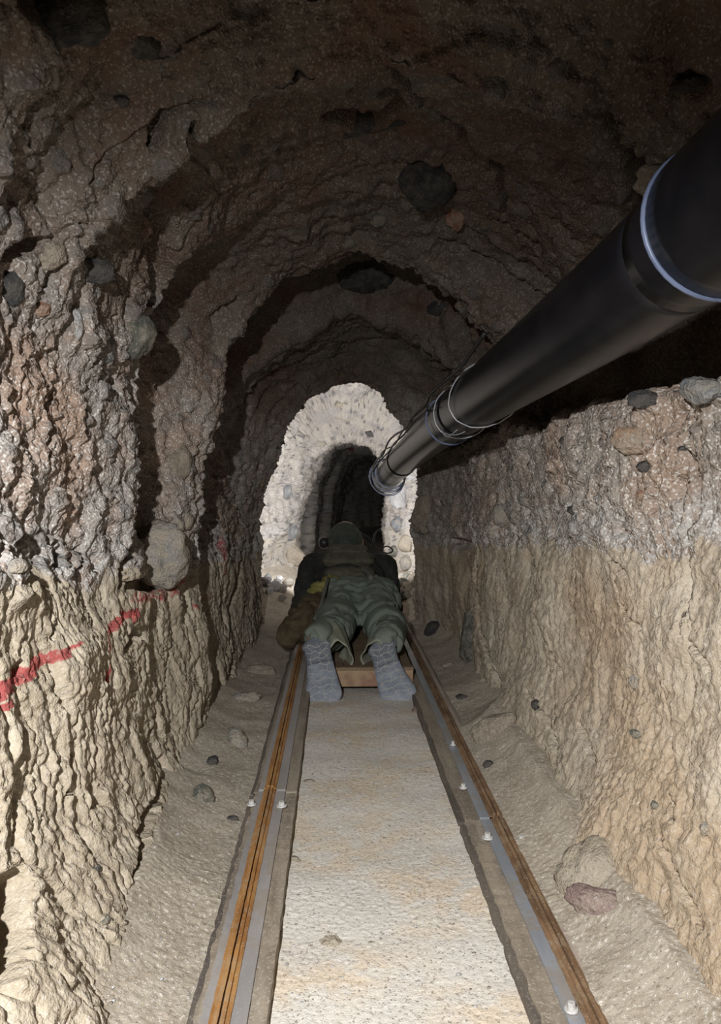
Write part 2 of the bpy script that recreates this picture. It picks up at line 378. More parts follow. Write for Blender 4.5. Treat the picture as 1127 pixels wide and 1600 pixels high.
def grid_faces(nr, nc, off=0, flip=False):
    i = np.arange(nr - 1)[:, None] * nc + np.arange(nc - 1)[None, :]
    f = np.stack([i, i + 1, i + nc + 1, i + nc], -1).reshape(-1, 4) + off
    return f[:, ::-1] if flip else f
def grid_normals(G):
    du = np.gradient(G, axis=0); dv = np.gradient(G, axis=1)
    n = np.cross(du, dv); n /= np.linalg.norm(n, axis=-1, keepdims=True) + 1e-9
    return n
NRM = grid_normals(V3)
# make the normals point into the bore (towards its axis)
axis = np.stack([np.interp(rows, SY, SP[:, 6, 0]), rows, np.full(NR, EYE)], -1)[:, None, :]
flipm = ((axis - V3) * NRM).sum(-1, keepdims=True)
if np.median(np.sign(flipm)) < 0: NRM = -NRM

# floor height field
def floor_h(x, y):
    xl = np.interp(y, SY, SP[:, 0, 0]); xr = np.interp(y, SY, SP[:, 14, 0])
    h = np.zeros_like(x)
    h += 0.085 * np.exp(-np.clip(xr + 0.04 - x, 0, 9) / 0.075) * (y < 3.4) + 0.06 * np.exp(-np.clip(x - xl + 0.06, 0, 9) / 0.07)
    bed = sstep(-0.085, -0.075, x) * (1 - sstep(0.226, 0.236, x))          # sand packed between the rails
    h += bed * 0.001 * (1 - sstep(2.29, 2.33, y))
    h -= 0.02 * sstep(2.2, 2.5, y)
    h += 0.03 * sstep(3.2, 4.2, y)
    q = np.stack([x, y, np.zeros_like(x)], -1).reshape(-1, 3)
    sh = x.shape
    h += (0.008 * fbm(q * 5, 2) + 0.0010 * fbm(q * 26, 3) + 0.0016 * fbm(q * 110, 2)).reshape(sh) * (1 - 0.45 * bed)
    rub = sstep(3.6, 3.9, y) * (1 - sstep(5.0, 5.4, y))
    h += rub * 0.09 * (np.abs(x - 0.03) > 0.18) * 1.0 * sstep(0.15, 0.4, np.abs(x - 0.03))
    return h, bed
NF = 330
U = np.linspace(0, 1, NF)
flx = np.interp(rows, SY, SP[:, 0, 0]) - 0.07; frx = np.interp(rows, SY, SP[:, 14, 0]) + 0.09
FX = flx[:, None] + (frx - flx)[:, None] * U[None]; FY = np.repeat(rows[:, None], NF, 1)
FH, BED = floor_h(FX, FY)
FLOOR = np.stack([FX, FY, FH], -1)

# coarse ray caster over the undisplaced bore, for seating stones, cracks and stains on its surface
def coarse_bvh(*grids):
    Vs = []; Fs = []; off = 0
    for G in grids:
        g = G[::3, ::3]; Vs.append(g.reshape(-1, 3)); Fs.append(grid_faces(g.shape[0], g.shape[1], off)); off += g.shape[0] * g.shape[1]
    return BVHTree.FromPolygons(np.concatenate(Vs).tolist(), np.concatenate(Fs).tolist())
BV = coarse_bvh(V3, FLOOR)
CR = cam.rotation_euler.to_matrix()
def hit(px, py, bv=None):
    d = CR @ Vector(((px - 563.5) / FPX, -(py - 800) / FPX, -1)).normalized()
    loc, nor, idx, dist = (bv or BV).ray_cast(Vector((0, 0, EYE)), d)
    if loc is None: return Vector((0, 0, EYE)) + d * 5, -d, 5
    if nor.dot(d) > 0: nor = -nor
    return loc, nor, dist

# ---- displacement of the bore
P = V3.reshape(-1, 3).copy(); NN = NRM.reshape(-1, 3)
yy = P[:, 1]; hh = P[:, 2]
colid = np.tile(np.arange(NC), NR)
isL = colid < SEAM_L; isR = colid >= SEAM_R; isC = ~(isL | isR)
strat = sstep(0.57, 0.62, hh + 0.07 * np.minimum(yy, 3.3) - 0.06 * P[:, 0] + 0.02 + 0.03 * perlin(P * 9))
wallw = 1 - sstep(0.85, 1.05, hh)                       # 1 on walls, 0 in the arch
side = np.where(isR, 0.38, 1.0)
disp = 0.030 * fbm(P * 3.1, 3) + 0.008 * fbm(P * 11, 3)
# pick-cut vertical grooves on the walls
warp = 0.05 * perlin(P * 7)
warp = 0.035 * fbm(P * np.array([4, 4, 5]), 3)
qv = np.stack([P[:, 0] * 9, (yy + warp) * 14, hh * 2.2], -1)
g1 = ridged(qv * np.array([1, 1, .6]), 2)
qv2 = np.stack([P[:, 0] * 20, (yy + warp) * 42, hh * 3.6], -1)
g2 = ridged(qv2, 3)
disp += wallw * side * (np.where(strat > 0.5, 0.6, 1.0) * (-0.016 * sstep(0.9, 1.6, g1) - 0.0075 * sstep(0.8, 1.55, g2)) + 0.007 * perlin(qv * 0.7))
# rougher conglomerate with pebbles and sockets
d1, r1 = cells(P * 21, 3)
stone1 = (r1 > 0.72) * sstep(0.42, 0.28, d1)
pit1 = (r1 < 0.16) * sstep(0.45, 0.2, d1)
rough_w = np.where(isC, 0.75, 1.0) * strat
disp += rough_w * (0.010 * stone1 - 0.017 * pit1)
disp += rough_w * (0.0105 * fbm(P * np.array([17, 20, 12]), 4, 0.58) - 0.008 * sstep(1.15, 1.7, ridged(P * np.array([8, 12, 7]) + 1.2 * perlin(P * 5)[:, None], 3)))
d2, r2 = cells(P * 48, 9)
disp += (0.35 + 0.65 * rough_w) * (0.0045 * (r2 > 0.7) * sstep(0.42, 0.25, d2) - 0.006 * (r2 < 0.12) * sstep(0.4, 0.2, d2))
disp += 0.0042 * fbm(P * 85, 2) + 0.0025 * rough_w * (r3_ := cells(P * 95, 21))[1] * sstep(0.5, 0.2, r3_[0])
# arch: chipped steps running round the bore
qa = np.stack([P[:, 0] * 3.0, yy * 12, hh * 3.0], -1)
disp += (1 - wallw) * (-0.016 * sstep(1.2, 1.75, ridged(qa * np.array([1, .6, 1]) + 0.8 * fbm(P * 3, 2)[:, None], 3)) + 0.018 * fbm(qa * np.array([1.6, .7, 1.6]), 4))
far = np.clip(yy / 2.2, 0.5, 1.6)
disp *= np.where(yy > 3.3, 1.25, 1.0)
# hand placed cracks, pockets and grooves cut to stand for shadow  (points on the photo, width px, depth m)
GROOVES = [
 ([(262,300),(262,370),(252,440),(240,500),(236,540)], 34, .075), ([(236,690),(216,760),(202,830),(190,905)], 24, .07),
 ([(80,590),(68,640),(62,710)], 13, .035), ([(174,555),(180,610)], 17, .04), ([(250,560),(252,602)], 16, .04),
 ([(272,1180),(252,1265),(236,1330),(215,1400),(192,1490)], 10, .035), ([(56,1360),(34,1430),(8,1520)], 46, .11),
 ([(312,700),(314,780),(318,870)], 11, .035), ([(0,430),(45,395),(78,378)], 13, .03), ([(70,455),(98,410)], 13, .03),
 ([(108,1095),(122,1170),(118,1250)], 4, .015), ([(232,1000),(212,985),(196,1015)], 9, .025), ([(200,915),(245,912),(282,875)], 15, .05),  # last two carved in for shadows by the red pebble and under boulder
 ([(377,850),(372,930),(366,1010),(358,1085)], 9, .04), ([(140,850),(136,905)], 6, .02), ([(98,880),(108,860)], 14, .03),
 ([(68,930),(72,1000)], 6, .02), ([(75,1040),(86,1090)], 6, .02), ([(265,980),(262,1100),(240,1180)], 4, .012), ([(300,960),(298,1120)], 4, .012),
 ([(330,950),(325,1080),(300,1180)], 4, .014), ([(30,1010),(36,1060)], 8, .02), ([(160,1060),(170,1150)], 4, .012),
 ([(742,862),(748,945),(762,1010),(778,1075)], 7, .045), ([(710,845),(742,858)], 10, .035),
 ([(858,1095),(858,1220)], 4, .015), ([(900,1130),(922,1190)], 6, .02), ([(826,1080),(848,1130),(858,1180)], 4, .015),
 ([(1066,640),(1060,700),(1076,770),(1068,870),(1074,1000)], 8, .025), ([(966,870),(992,905)], 5, .015), ([(970,900),(975,950),(1005,985)], 4, .015),
 ([(1046,1310),(1066,1370),(1098,1450)], 7, .022), ([(1062,1245),(1074,1292)], 6, .02), ([(916,660),(922,720)], 10, .03), ([(940,740),(968,800)], 5, .015),
 ([(820,870),(840,960),(868,1050)], 4, .012), ([(890,860),(890,980)], 3, .010), ([(1040,1060),(1048,1180)], 4, .012), ([(1066,870),(1082,1000),(1127,1060)], 4, .012),
 ([(600,100),(655,160),(700,200),(765,265),(790,340)], 13, .035), ([(512,190),(570,205),(632,180)], 22, .06), ([(600,145),(635,175)], 14, .04),
 ([(945,200),(985,250),(1000,300),(1000,345)], 26, .06), ([(690,370),(765,420),(858,470)], 12, .035), ([(780,350),(880,392)], 10, .03),
 ([(78,100),(62,160),(56,230)], 12, .03), ([(150,90),(152,150)], 9, .025), ([(235,230),(255,180)], 14, .04), ([(1060,140),(1110,130)], 22, .05),
 ([(300,200),(285,290),(270,330)], 18, .03), ([(700,460),(725,520),(732,560)], 10, .03), ([(1100,200),(1127,240)], 10, .02),
 ([(345,760),(372,790)], 14, .03), ([(60,20),(140,20)], 40, .04), ([(70,1180),(90,1230)], 4, .012), ([(200,1020),(200,1090)], 4, .012), ([(1008,640),(1014,600)], 8, .02),
]
dep_extra = np.zeros(len(P))
jit = 0.006 * perlin(P * 30)
for pts, wpx, depth in GROOVES:
    Q = []
    for a, b_ in zip(pts[:-1], pts[1:]):
        for t in np.linspace(0, 1, 6)[:-1]:
            Q.append(hit(a[0] + (b_[0] - a[0]) * t, a[1] + (b_[1] - a[1]) * t))
    Q.append(hit(*pts[-1]))
    L = np.array([tuple(q[0]) for q in Q]); W = np.mean([q[2] for q in Q]) * wpx / FPX * 0.5
    lo = L.min(0) - 4 * W; hi = L.max(0) + 4 * W
    idx = np.where(((P > lo) & (P < hi)).all(1))[0]
    if not len(idx): continue
    p = P[idx]; best = np.full(len(idx), 9.0); tt = np.zeros(len(idx)); n = len(L) - 1
    for k in range(n):
        a = L[k]; ab = L[k + 1] - a
        if np.linalg.norm(ab) > 0.5: continue
        t = np.clip(((p - a) @ ab) / (ab @ ab + 1e-9), 0, 1)
        d = np.linalg.norm(p - (a + t[:, None] * ab), axis=1)
        m = d < best; best[m] = d[m]; tt[m] = (k + t[m]) / n
    wloc = W * (0.55 + 0.6 * np.sin(np.clip(tt, 0, 1) * PI)) * 1.25 + jit[idx] * min(1, W / 0.01)
    wloc = np.maximum(wloc * (1.35 if wpx < 12 else 1.1), 0.0022)
    dep_extra[idx] = np.maximum(dep_extra[idx], depth * sstep(1.25, 0.55, best / wloc))
disp -= dep_extra
# large hand placed swellings
for px, py, rad, amt in ((30, 930, .045, .02), (120, 520, .07, .02), (270, 780, .08, .025), (310, 1020, .09, .012), (60, 700, .10, .02), (560, 640, .2, .0), (980, 690, .07, .012)):
    c, n, d = hit(px, py)
    disp += amt * np.exp(-(((P - np.array(c)) ** 2).sum(1)) / rad ** 2)
seamfade = 1.0
Pd = P + NN * disp[:, None]
G = Pd.reshape(NR, NC, 3)
# paint / stone / clay layers
paint = np.zeros(len(P))
PAINT = [((0,1085),(50,1048),15),((48,1045),(66,1030),13),((52,1036),(88,1024),11),((168,975),(169,1062),5),((172,985),(190,966),9),((190,962),(212,958),9),
         ((5,1110),(22,1098),8),((205,935),(240,932),15),((240,935),(270,915),14),((270,915),(296,890),16),((335,850),(345,890),16),((330,930),(300,950),6),((88,1020),(105,1008),5),
         ((502,782),(500,790),4),((548,702),(572,710),5),((520,706),(548,700),3)]
for a, b_, wpx in PAINT:
    la, _, da = hit(*a); lb, _, db = hit(*b_)
    la = np.array(la); ab = np.array(lb) - la
    if np.linalg.norm(ab) > 0.4: continue
    t = np.clip(((P - la) @ ab) / (ab @ ab + 1e-9), 0, 1)
    d = np.linalg.norm(P - (la + t[:, None] * ab), axis=1)
    Wm = da * wpx / FPX * 1.25
    s_ = 1.0 if a[1] > 945 and a[0] < 215 or a[0] > 400 else 0.66
    paint = np.maximum(paint, s_ * sstep(1.0, 0.3, d / Wm))
stone = strat * np.maximum(stone1 * (r1 > 0.80) * 0.55, (r2 > 0.86) * sstep(0.42, 0.3, d2) * 0.5)
stone = np.where(yy > 3.55, np.maximum(stone * 1.2, np.maximum((r1 > 0.72) * sstep(0.30, 0.26, d1) * 0.85, (r2 > 0.72) * sstep(0.36, 0.30, d2) * 0.9)), stone).clip(0, 0.95)
clay = (sstep(0.25, 0.75, fbm(P * np.array([3.5, 7, 3.5]) + 4, 3)) * sstep(0.9, 1.1, hh) * 0.55 + sstep(0.35, 0.8, fbm(P * 9 + 8, 3)) * strat * 0.25) * (yy < 3.3)
lay = {'paint': paint, 'stone': stone, 'clay': clay}
def shell(name, c0, c1, m):
    g = G[:, c0:c1 + 1]
    me = np_mesh(name, g.reshape(-1, 3), grid_faces(NR, c1 + 1 - c0))
    for k, a in lay.items(): attr(me, k, a.reshape(NR, NC)[:, c0:c1 + 1].ravel())
    o = link(name, me, m); tag(o, kind='structure'); return o
shell('wall_left', 0, SEAM_L, M['wall_left'])
shell('ceiling', SEAM_L, SEAM_R, M['ceiling'])
shell('wall_right', SEAM_R, NC - 1, M['wall_right'])
me = np_mesh('floor', FLOOR.reshape(-1, 3), grid_faces(NR, NF, flip=True)); attr(me, 'bed', BED.ravel())
floor = link('floor', me, M['sand']); tag(floor, kind='structure')
gx, gz = np.meshgrid(np.linspace(1.4, 5.2, 40), np.linspace(-0.3, 1.8, 24))
W = np.stack([gx, np.full_like(gx, 15.8), gz], -1).reshape(-1, 3); W[:, 1] += 0.15 * fbm(W * 3, 3)
me = np_mesh('wall_back', W, grid_faces(24, 40))
o_ = link('wall_back', me, M['wall_left']); tag(o_, kind='structure')
BV2 = coarse_bvh(G, FLOOR)

# ------------------------------------------------------------------ shape builders
def np_of(me):
    a = np.empty(len(me.vertices) * 3, np.float32); me.vertices.foreach_get('co', a); return a.reshape(-1, 3)
def finish(name, bm, m, parent=None, smooth=True, bevel=0.0, sub=0):
    me = bpy.data.meshes.new(name)
    bmesh.ops.recalc_face_normals(bm, faces=bm.faces)
    bm.to_mesh(me); bm.free()
    if smooth:
        for p in me.polygons: p.use_smooth = True
    o = link(name, me, m, parent)
    if bevel:
        b = o.modifiers.new('bevel', 'BEVEL'); b.width = bevel; b.segments = 2; b.limit_method = 'ANGLE'
    if sub:
        b = o.modifiers.new('sub', 'SUBSURF'); b.levels = sub; b.render_levels = sub
    return o
_ico = {}
def ico(sub):
    if sub not in _ico:
        bm = bmesh.new(); bmesh.ops.create_icosphere(bm, subdivisions=sub, radius=1.0)
        V = np.array([v_.co[:] for v_ in bm.verts]); F = np.array([[v_.index for v_ in f.verts] for f in bm.faces]); bm.free()
        _ico[sub] = (V, F)
    return _ico[sub]
def tri_mesh(name, V, F):
    return np_mesh(name, V, F)
def rock_mesh(size, seed, sub=4, facet=0.5):
    V, F = ico(sub); rng = np.random.RandomState(seed)
    V = V.copy()
    for _ in range(int(9 * facet) + 2):             # knock flat facets off the pebble
        n = rng.normal(size=3); n /= np.linalg.norm(n); d = rng.uniform(0.68, 0.93)
        k = V @ n - d; V -= np.where(k > 0, k, 0)[:, None] * n * 0.85
    off = rng.uniform(0, 50, 3)
    V *= (1 + 0.20 * fbm(V * 1.3 + off, 2) + 0.07 * fbm(V * 4.0 + off, 4, 0.6))[:, None]
    return V * np.array(size), F
def rock(name, loc, size, m, label=None, cat='stone', seed=None, rot=None, group=None, sub=4, facet=0.5, kind=None, normal=None):
    seed = seed if seed is not None else int(abs(loc[0] * 977 + loc[1] * 331 + loc[2] * 577) * 100) % 9999
    V, F = rock_mesh(size, seed, sub, facet)
    o = link(name, tri_mesh(name, V, F), M[m]); o.location = loc
    if normal is not None:
        q = Vector(normal).to_track_quat('Z', 'Y').to_matrix() @ Matrix.Rotation(rot or 0, 3, 'Z'); o.rotation_euler = q.to_euler()
    else: o.rotation_euler = Euler((seed % 7 * .1 - .3, seed % 5 * .12 - .25, rot if rot is not None else seed % 63 * .1))
    tag(o, label, cat, group, kind); return o
def tube(bm, pts, rad, seg=10, caps=True):
    """sweep a circle along pts (rad: number or list)"""
    pts = [Vector(p) for p in pts]; n = len(pts)
    rr = rad if hasattr(rad, '__len__') else [rad] * n
    rings = []; up = None
    for i, p in enumerate(pts):
        t = (pts[min(i + 1, n - 1)] - pts[max(i - 1, 0)]).normalized()
        if up is None: up = t.orthogonal().normalized()
        up = (up - t * up.dot(t)).normalized(); s_ = t.cross(up)
        rings.append([bm.verts.new(p + (up * math.cos(a) + s_ * math.sin(a)) * rr[i]) for a in [2 * PI * k / seg for k in range(seg)]])
    for a, b in zip(rings[:-1], rings[1:]):
        for k in range(seg): bm.faces.new((a[k], a[(k + 1) % seg], b[(k + 1) % seg], b[k]))
    if caps: bm.faces.new(rings[0][::-1]); bm.faces.new(rings[-1])
def smooth_path(pts, n=8):
    P_ = [Vector(p) for p in pts]; P_ = [2 * P_[0] - P_[1]] + P_ + [2 * P_[-1] - P_[-2]]; out = []
    for i in range(1, len(P_) - 2):
        for j in range(n):
            t = j / n
            out.append(0.5 * ((2 * P_[i]) + (-P_[i-1] + P_[i+1]) * t + (2*P_[i-1] - 5*P_[i] + 4*P_[i+1] - P_[i+2]) * t*t + (-P_[i-1] + 3*P_[i] - 3*P_[i+1] + P_[i+2]) * t**3))
    out.append(P_[-2]); return out
def bar(bm, x0, x1, z0, z1, y0, y1, n=40, wob=0.0, seed=0, chip=0.0):
    """a long beam along Y with slightly worn edges"""
    rng = random.Random(seed); prev = None
    for i in range(n + 1):
        y = y0 + (y1 - y0) * i / n
        j = lambda a: rng.uniform(-a, a)
        q = [(x0 + j(wob) + chip * max(0, rng.gauss(0, 1) - 1.0), y, z0), (x1 + j(wob), y, z0), (x1 + j(wob * .4), y, z1 + j(wob * .3)), (x0 + j(wob) + chip * max(0, rng.gauss(0, 1) - 1.0), y, z1 + j(wob * .3))]
        r_ = [bm.verts.new(k) for k in q]
        if prev:
            for k in range(4): bm.faces.new((prev[k], prev[(k + 1) % 4], r_[(k + 1) % 4], r_[k]))
        else: bm.faces.new(r_[::-1])
        prev = r_
    bm.faces.new(prev)
def box(bm, cx, cy, cz, sx, sy, sz, rot=None):
    r_ = bmesh.ops.create_cube(bm, size=1.0)
    mtx = Matrix.Translation((cx, cy, cz)) @ (rot.to_matrix().to_4x4() if rot else Matrix()) @ Matrix.Diagonal((sx, sy, sz, 1))
    bmesh.ops.transform(bm, matrix=mtx, verts=r_['verts'])
def blob(name, caps, m, parent=None, voxel=0.008, sm=6, noise_amp=0.0, noise_scale=(20, 20, 20), sub_amp=0.0):
    """one continuous organic surface grown from tapered capsules: [(p, r, q, r2), ...]"""
    bm = bmesh.new()
    for c in caps:
        p, r1_, q, r2_ = c[:4]; flat = c[4] if len(c) > 4 else (1, 1, 1)
        p, q = Vector(p), Vector(q)
        nst = max(2, int((q - p).length / (min(r1_, r2_) * 0.35)) + 1)
        for i in range(nst + 1):
            t = i / nst; rr = r1_ + (r2_ - r1_) * t; c_ = p.lerp(q, t)
            r_ = bmesh.ops.create_icosphere(bm, subdivisions=2, radius=rr)
            bmesh.ops.transform(bm, matrix=Matrix.Translation(c_) @ Matrix.Diagonal((*flat, 1)), verts=r_['verts'])
    me = bpy.data.meshes.new(name); bm.to_mesh(me); bm.free()
    o = bpy.data.objects.new(name, me); COL.objects.link(o)
    rm = o.modifiers.new('r', 'REMESH'); rm.mode = 'VOXEL'; rm.voxel_size = voxel
    if sm:
        s_ = o.modifiers.new('s', 'SMOOTH'); s_.iterations = sm; s_.factor = 0.5
    dg = bpy.context.evaluated_depsgraph_get(); dg.update()
    me2 = bpy.data.meshes.new_from_object(o.evaluated_get(dg)); me2.name = name
    bpy.data.objects.remove(o); bpy.data.meshes.remove(me)
    if noise_amp:
        V = np_of(me2); nn = np.empty(len(V) * 3, np.float32); me2.vertices.foreach_get('normal', nn); nn = nn.reshape(-1, 3)
        w_ = V + 0.02 * perlin(V * 9)[:, None]
        d = noise_amp * (-sstep(0.55, 1.2, ridged(w_ * np.array(noise_scale), 2)) + 0.5 * fbm(w_ * np.array(noise_scale) * 0.8, 2)) + sub_amp * fbm(V * 70, 2)
        me2.vertices.foreach_set('co', (V + nn * d[:, None]).astype(np.float32).ravel()); me2.update()
    for p in me2.polygons: p.use_smooth = True
    me2.materials.clear()
    return link(name, me2, m, parent)

def ground(x, y):
    j = int(np.searchsorted(rows, y)); j = min(max(j, 0), NR - 1)
    i = int(round((x - flx[j]) / (frx[j] - flx[j]) * (NF - 1))); i = min(max(i, 0), NF - 1)
    return float(FH[j, i])

# ------------------------------------------------------------------ the rails: board, two steel flanges, a rusty double upright, bolts
ZT = 0.022     # top of the boards
def rail(name, side, y0, y1, label, seed):
    """side -1: left rail, +1: right rail. cross-section mirrored about the middle of the track (x = 0.078)"""
    root = empty(name, (0, y0, 0)); tag(root, label, 'rail')
    mx = lambda x: x if side < 0 else 0.156 - x
    def lay(nm, xa, xb, z0, z1, m, wob=0.0, chip=0.0, ya=y0, yb=y1, n=70, sd=0):
        bm = bmesh.new(); a, b = sorted((mx(xa), mx(xb)))
        bar(bm, a, b, z0, z1, ya - y0, yb - y0, n, wob, seed + sd, chip)
        return finish(nm, bm, M[m], root, smooth=False)
    left = side < 0
    lay('timber_board', -0.158, -0.076 + (0 if left else 0.006), -0.05, ZT, 'timber', 0.0022, 0.003)
    lay('outer_flange', -0.150, -0.1335, ZT + .0005, ZT + .0045, 'steel' if left else 'pinksteel', 0.0010, sd=1)
    lay('inner_flange', -0.1205, -0.098, ZT + .0005, ZT + .0045, 'steel' if left else 'bluesteel', 0.0004, sd=2)
    lay('side_shade', -0.166 if left else -0.0715, -0.1565 if left else -0.0600, -0.05, ZT - .004, 'timber_shade_gap', 0.0012, 0.002, sd=5)  # dark strip added to stand in for shade on the board's side face
    # double upright: two rusty ribs back to back with a dark gap
    bm = bmesh.new()
    for xa, xb, zt in ((-0.1395, -0.1335, .007), (-0.1340, -0.1285, .013), (-0.1265, -0.1215, .012), (-0.1218, -0.1160, .007)):
        a, b = sorted((mx(xa), mx(xb)))
        bar(bm, a, b, ZT, ZT + zt, 0, y1 - y0, 90, 0.0006, seed + int(zt * 1000))
    finish('rusty_upright', bm, M['rust' if left else 'rust_dark'], root, smooth=False)
    bm = bmesh.new(); a, b = sorted((mx(-0.129), mx(-0.126)))
    bar(bm, a, b, ZT, ZT + .005, 0, y1 - y0, 10); finish('upright_gap', bm, M['timber_shade_gap'], root, smooth=False)
    return root
def bolt(name, x, y, z, r_, m, label, group=None, dusty=0):
    root = empty(name, (x, y, z)); tag(root, label, 'bolt', group)
    bm = bmesh.new(); bmesh.ops.create_cone(bm, cap_ends=True, segments=24, radius1=r_ * 1.35, radius2=r_ * 1.25, depth=0.0025)
    finish('washer', bm, M[m], root, bevel=.0005)
    bm = bmesh.new(); bmesh.ops.create_cone(bm, cap_ends=True, segments=6, radius1=r_ * .85, radius2=r_ * .78, depth=0.007)
    bmesh.ops.translate(bm, vec=(0, 0, .0045), verts=bm.verts); finish('bolt_head', bm, M[m], root, smooth=False, bevel=.001)
    return root
rail('rail', -1, 0.40, 1.475, 'nearer length of the left rail, orange rusty ridge between two grey steel strips', 3)
rail('rail', -1, 1.485, 5.2, 'farther length of the left rail, running from the bolted joint to the crawling person', 13)
rail('rail', 1, 0.40, 1.335, 'nearer length of the right rail, brown rusty ridge beside a blue grey strip', 23)
rail('rail', 1, 1.345, 5.2, 'farther length of the right rail, with chipped board edge coloured as in shade, running past the right shoe', 33)
for px, py, r_, lb in ((440, 1258, .0075, 'pale dusty bolt on the inner side of the left rail joint'), (393, 1256, .0065, 'pale bolt on the outer wall side of the left rail joint'),
                       (762, 1308, .007, 'whitish bolt on the inner side of the right rail joint'), (816, 1312, .0075, 'whitish bolt on the outer wall side of the right rail joint'),
                       (893, 1576, .006, 'pale bolt on the steel strip of the nearer right rail, lowest in the picture'), (724, 1230, .006, 'small bolt in the board of the farther right rail'),
                       (708, 1163, .005, 'faint bolt on the grey strip of the farther right rail')):
    d = CR @ Vector(((px - 563.5) / FPX, -(py - 800) / FPX, -1)); t = (0.029 - EYE) / d.z
    bolt('bolt', d.x * t, d.y * t, 0.0285, r_, 'bolt', lb)

# ------------------------------------------------------------------ the black duct, its joints, ties and cables
DP = smooth_path([(0.335, -0.5, EYE + .245), (0.332, 0.45, EYE + .235), (0.322, 0.9, EYE + .215), (0.312, 1.45, EYE + .198), (0.300, 2.0, EYE + .178), (0.285, 2.5, EYE + .150), (0.262, 2.95, EYE + .112), (0.235, 3.35, EYE + .060), (0.222, 3.52, EYE + .030)], 14)
def dpt(y):
    for a, b in zip(DP[:-1], DP[1:]):
        if a.y <= y <= b.y: return a.lerp(b, (y - a.y) / (b.y - a.y + 1e-9))
    return DP[-1]
def ddir(y): return (dpt(y + .03) - dpt(y - .03)).normalized()
duct = empty('air_duct', (0.31, 1.4, EYE + .2)); tag(duct, 'long black plastic air pipe hanging along the upper right wall', 'pipe')
inv = -Vector(duct.location)
RD_ = 0.060
def ring_frame(y):
    t = ddir(y); up = Vector((0, 0, 1)); u = (up - t * up.dot(t)).normalized(); s_ = t.cross(u); return dpt(y), t, u, s_
def duct_piece(name, ya, yb, ra, rb, m, hollow=False):
    n = max(3, int((yb - ya) / 0.02)); pts = [dpt(ya + (yb - ya) * i / n) + inv for i in range(n + 1)]
    bm = bmesh.new(); tube(bm, pts, [ra + (rb - ra) * i / n for i in range(n + 1)], 48, caps=not hollow)
    if hollow:
        tube(bm, pts, [(ra + (rb - ra) * i / n) - .004 for i in range(n + 1)], 48, caps=False)
    return finish(name, bm, M[m], duct)
duct_piece('pipe_length', -0.45, 0.72, RD_ * 1.02, RD_ * 1.02, 'duct')
duct_piece('pipe_length', 0.72, 1.93, RD_, RD_, 'duct')
duct_piece('pipe_length', 1.93, 3.05, RD_ * .965, RD_ * .965, 'duct')
duct_piece('pipe_length', 3.05, 3.5, RD_ * .93, RD_ * .93, 'duct', True)
duct_piece('socket', 0.40, 0.655, RD_ * 1.12, RD_ * 1.12, 'duct')
duct_piece('socket', 1.84, 1.97, RD_ * 1.02, RD_ * 1.035, 'duct')
duct_piece('socket', 3.0, 3.1, RD_ * 1.0, RD_ * 1.0, 'duct')
def ring(name, y, rr, thick, m, parent, a0=0, a1=2 * PI, base=inv, slant=0.0, jitter=0.0, seed=0):
    c, t, u, s_ = ring_frame(y); rng = random.Random(seed)
    n = 40; pts = []
    for i in range(n + 1):
        a = a0 + (a1 - a0) * i / n
        pts.append(c + base + (u * math.cos(a) + s_ * math.sin(a)) * (rr + rng.uniform(0, jitter)) + t * slant * math.sin(a + .5))
    bm = bmesh.new(); tube(bm, pts, thick, 8); return finish(name, bm, M[m], parent)
ring('collar', 0.660, RD_ * 1.11, .0028, 'ring', duct)
# wire ties twisted round the duct
def tie(name, y, label, m, seed, turns=1, ends=True, slant=.01, thick=.0014):
    root = empty(name, dpt(y)); tag(root, label, 'wire')
    b = -Vector(root.location)
    for k in range(turns):
        ring('loop', y + (.012 if turns < 4 else .028) * (k - turns / 2), RD_ * 1.07 + .0035 * k, thick, m, root, base=b, slant=slant * (1 if k % 2 else -1) + .004 * k, jitter=.0015, seed=seed + k)
    if ends:
        c, t, u, s_ = ring_frame(y)
        sd = -1 if s_.x > 0 else 1
        p0 = c + b + u * -.045 + s_ * sd * .052
        for q in range(2):
            bm = bmesh.new(); tube(bm, smooth_path([p0, p0 + Vector((.012, -.03, -.012 - .006 * q)), p0 + Vector((.03, -.07 - .02 * q, -.016 + .012 * q)), p0 + Vector((.045, -.09, -.010 + .010 * q))], 5), thick * .8, 6)
            finish('loose_end', bm, M[m], root)
    return root
tie('wire_tie', 1.86, 'thin pale wire twisted round the black pipe at its middle joint, ends sticking out', 'wire', 2, 1, True, .035)
tie('wire_tie', 2.02, 'bluish tie wire looped close round the black pipe just beyond the middle joint', 'ring', 5, 1, False, .0, .0026)
tie('wire_coil', 3.40, 'pale blue wire wound several times round the far end of the black pipe', 'bluewire', 9, 6, False, .016, .0022)
tie('wire_tie', 1.60, 'white wire lying over the top of the black pipe where it meets the rock', 'wire', 12, 1, False, .08, .0014)
# cables running along the duct's upper left side
def cable(name, pts, rad, m, label, cat='cable', seg=8, group=None):
    bm = bmesh.new(); tube(bm, smooth_path(pts, 8), rad, seg); o = finish(name, bm, M[m]); tag(o, label, cat, group); return o
def along(ys, au, rr, seed, amp=.006):
    rng = random.Random(seed); out = []
    for y in ys:
        c, t, u, s_ = ring_frame(y); sg = -1 if s_.x > 0 else 1
        a = au + rng.uniform(-.12, .12)
        out.append(c + (u * math.cos(a) + s_ * sg * math.sin(a)) * (RD_ + rr + rng.uniform(0, amp)))
    return out
cable('power_cable', along([1.3 + .2 * i for i in range(12)] + [3.5], 0.95, .014, 1, .014), .0036, 'cable', 'black cable lying highest along the top left of the black pipe')
cable('power_cable', along([1.9 + .2 * i for i in range(9)] + [3.5], 1.25, .006, 2, .012), .0032, 'cable', 'black cable lying just under the highest one on the black pipe')
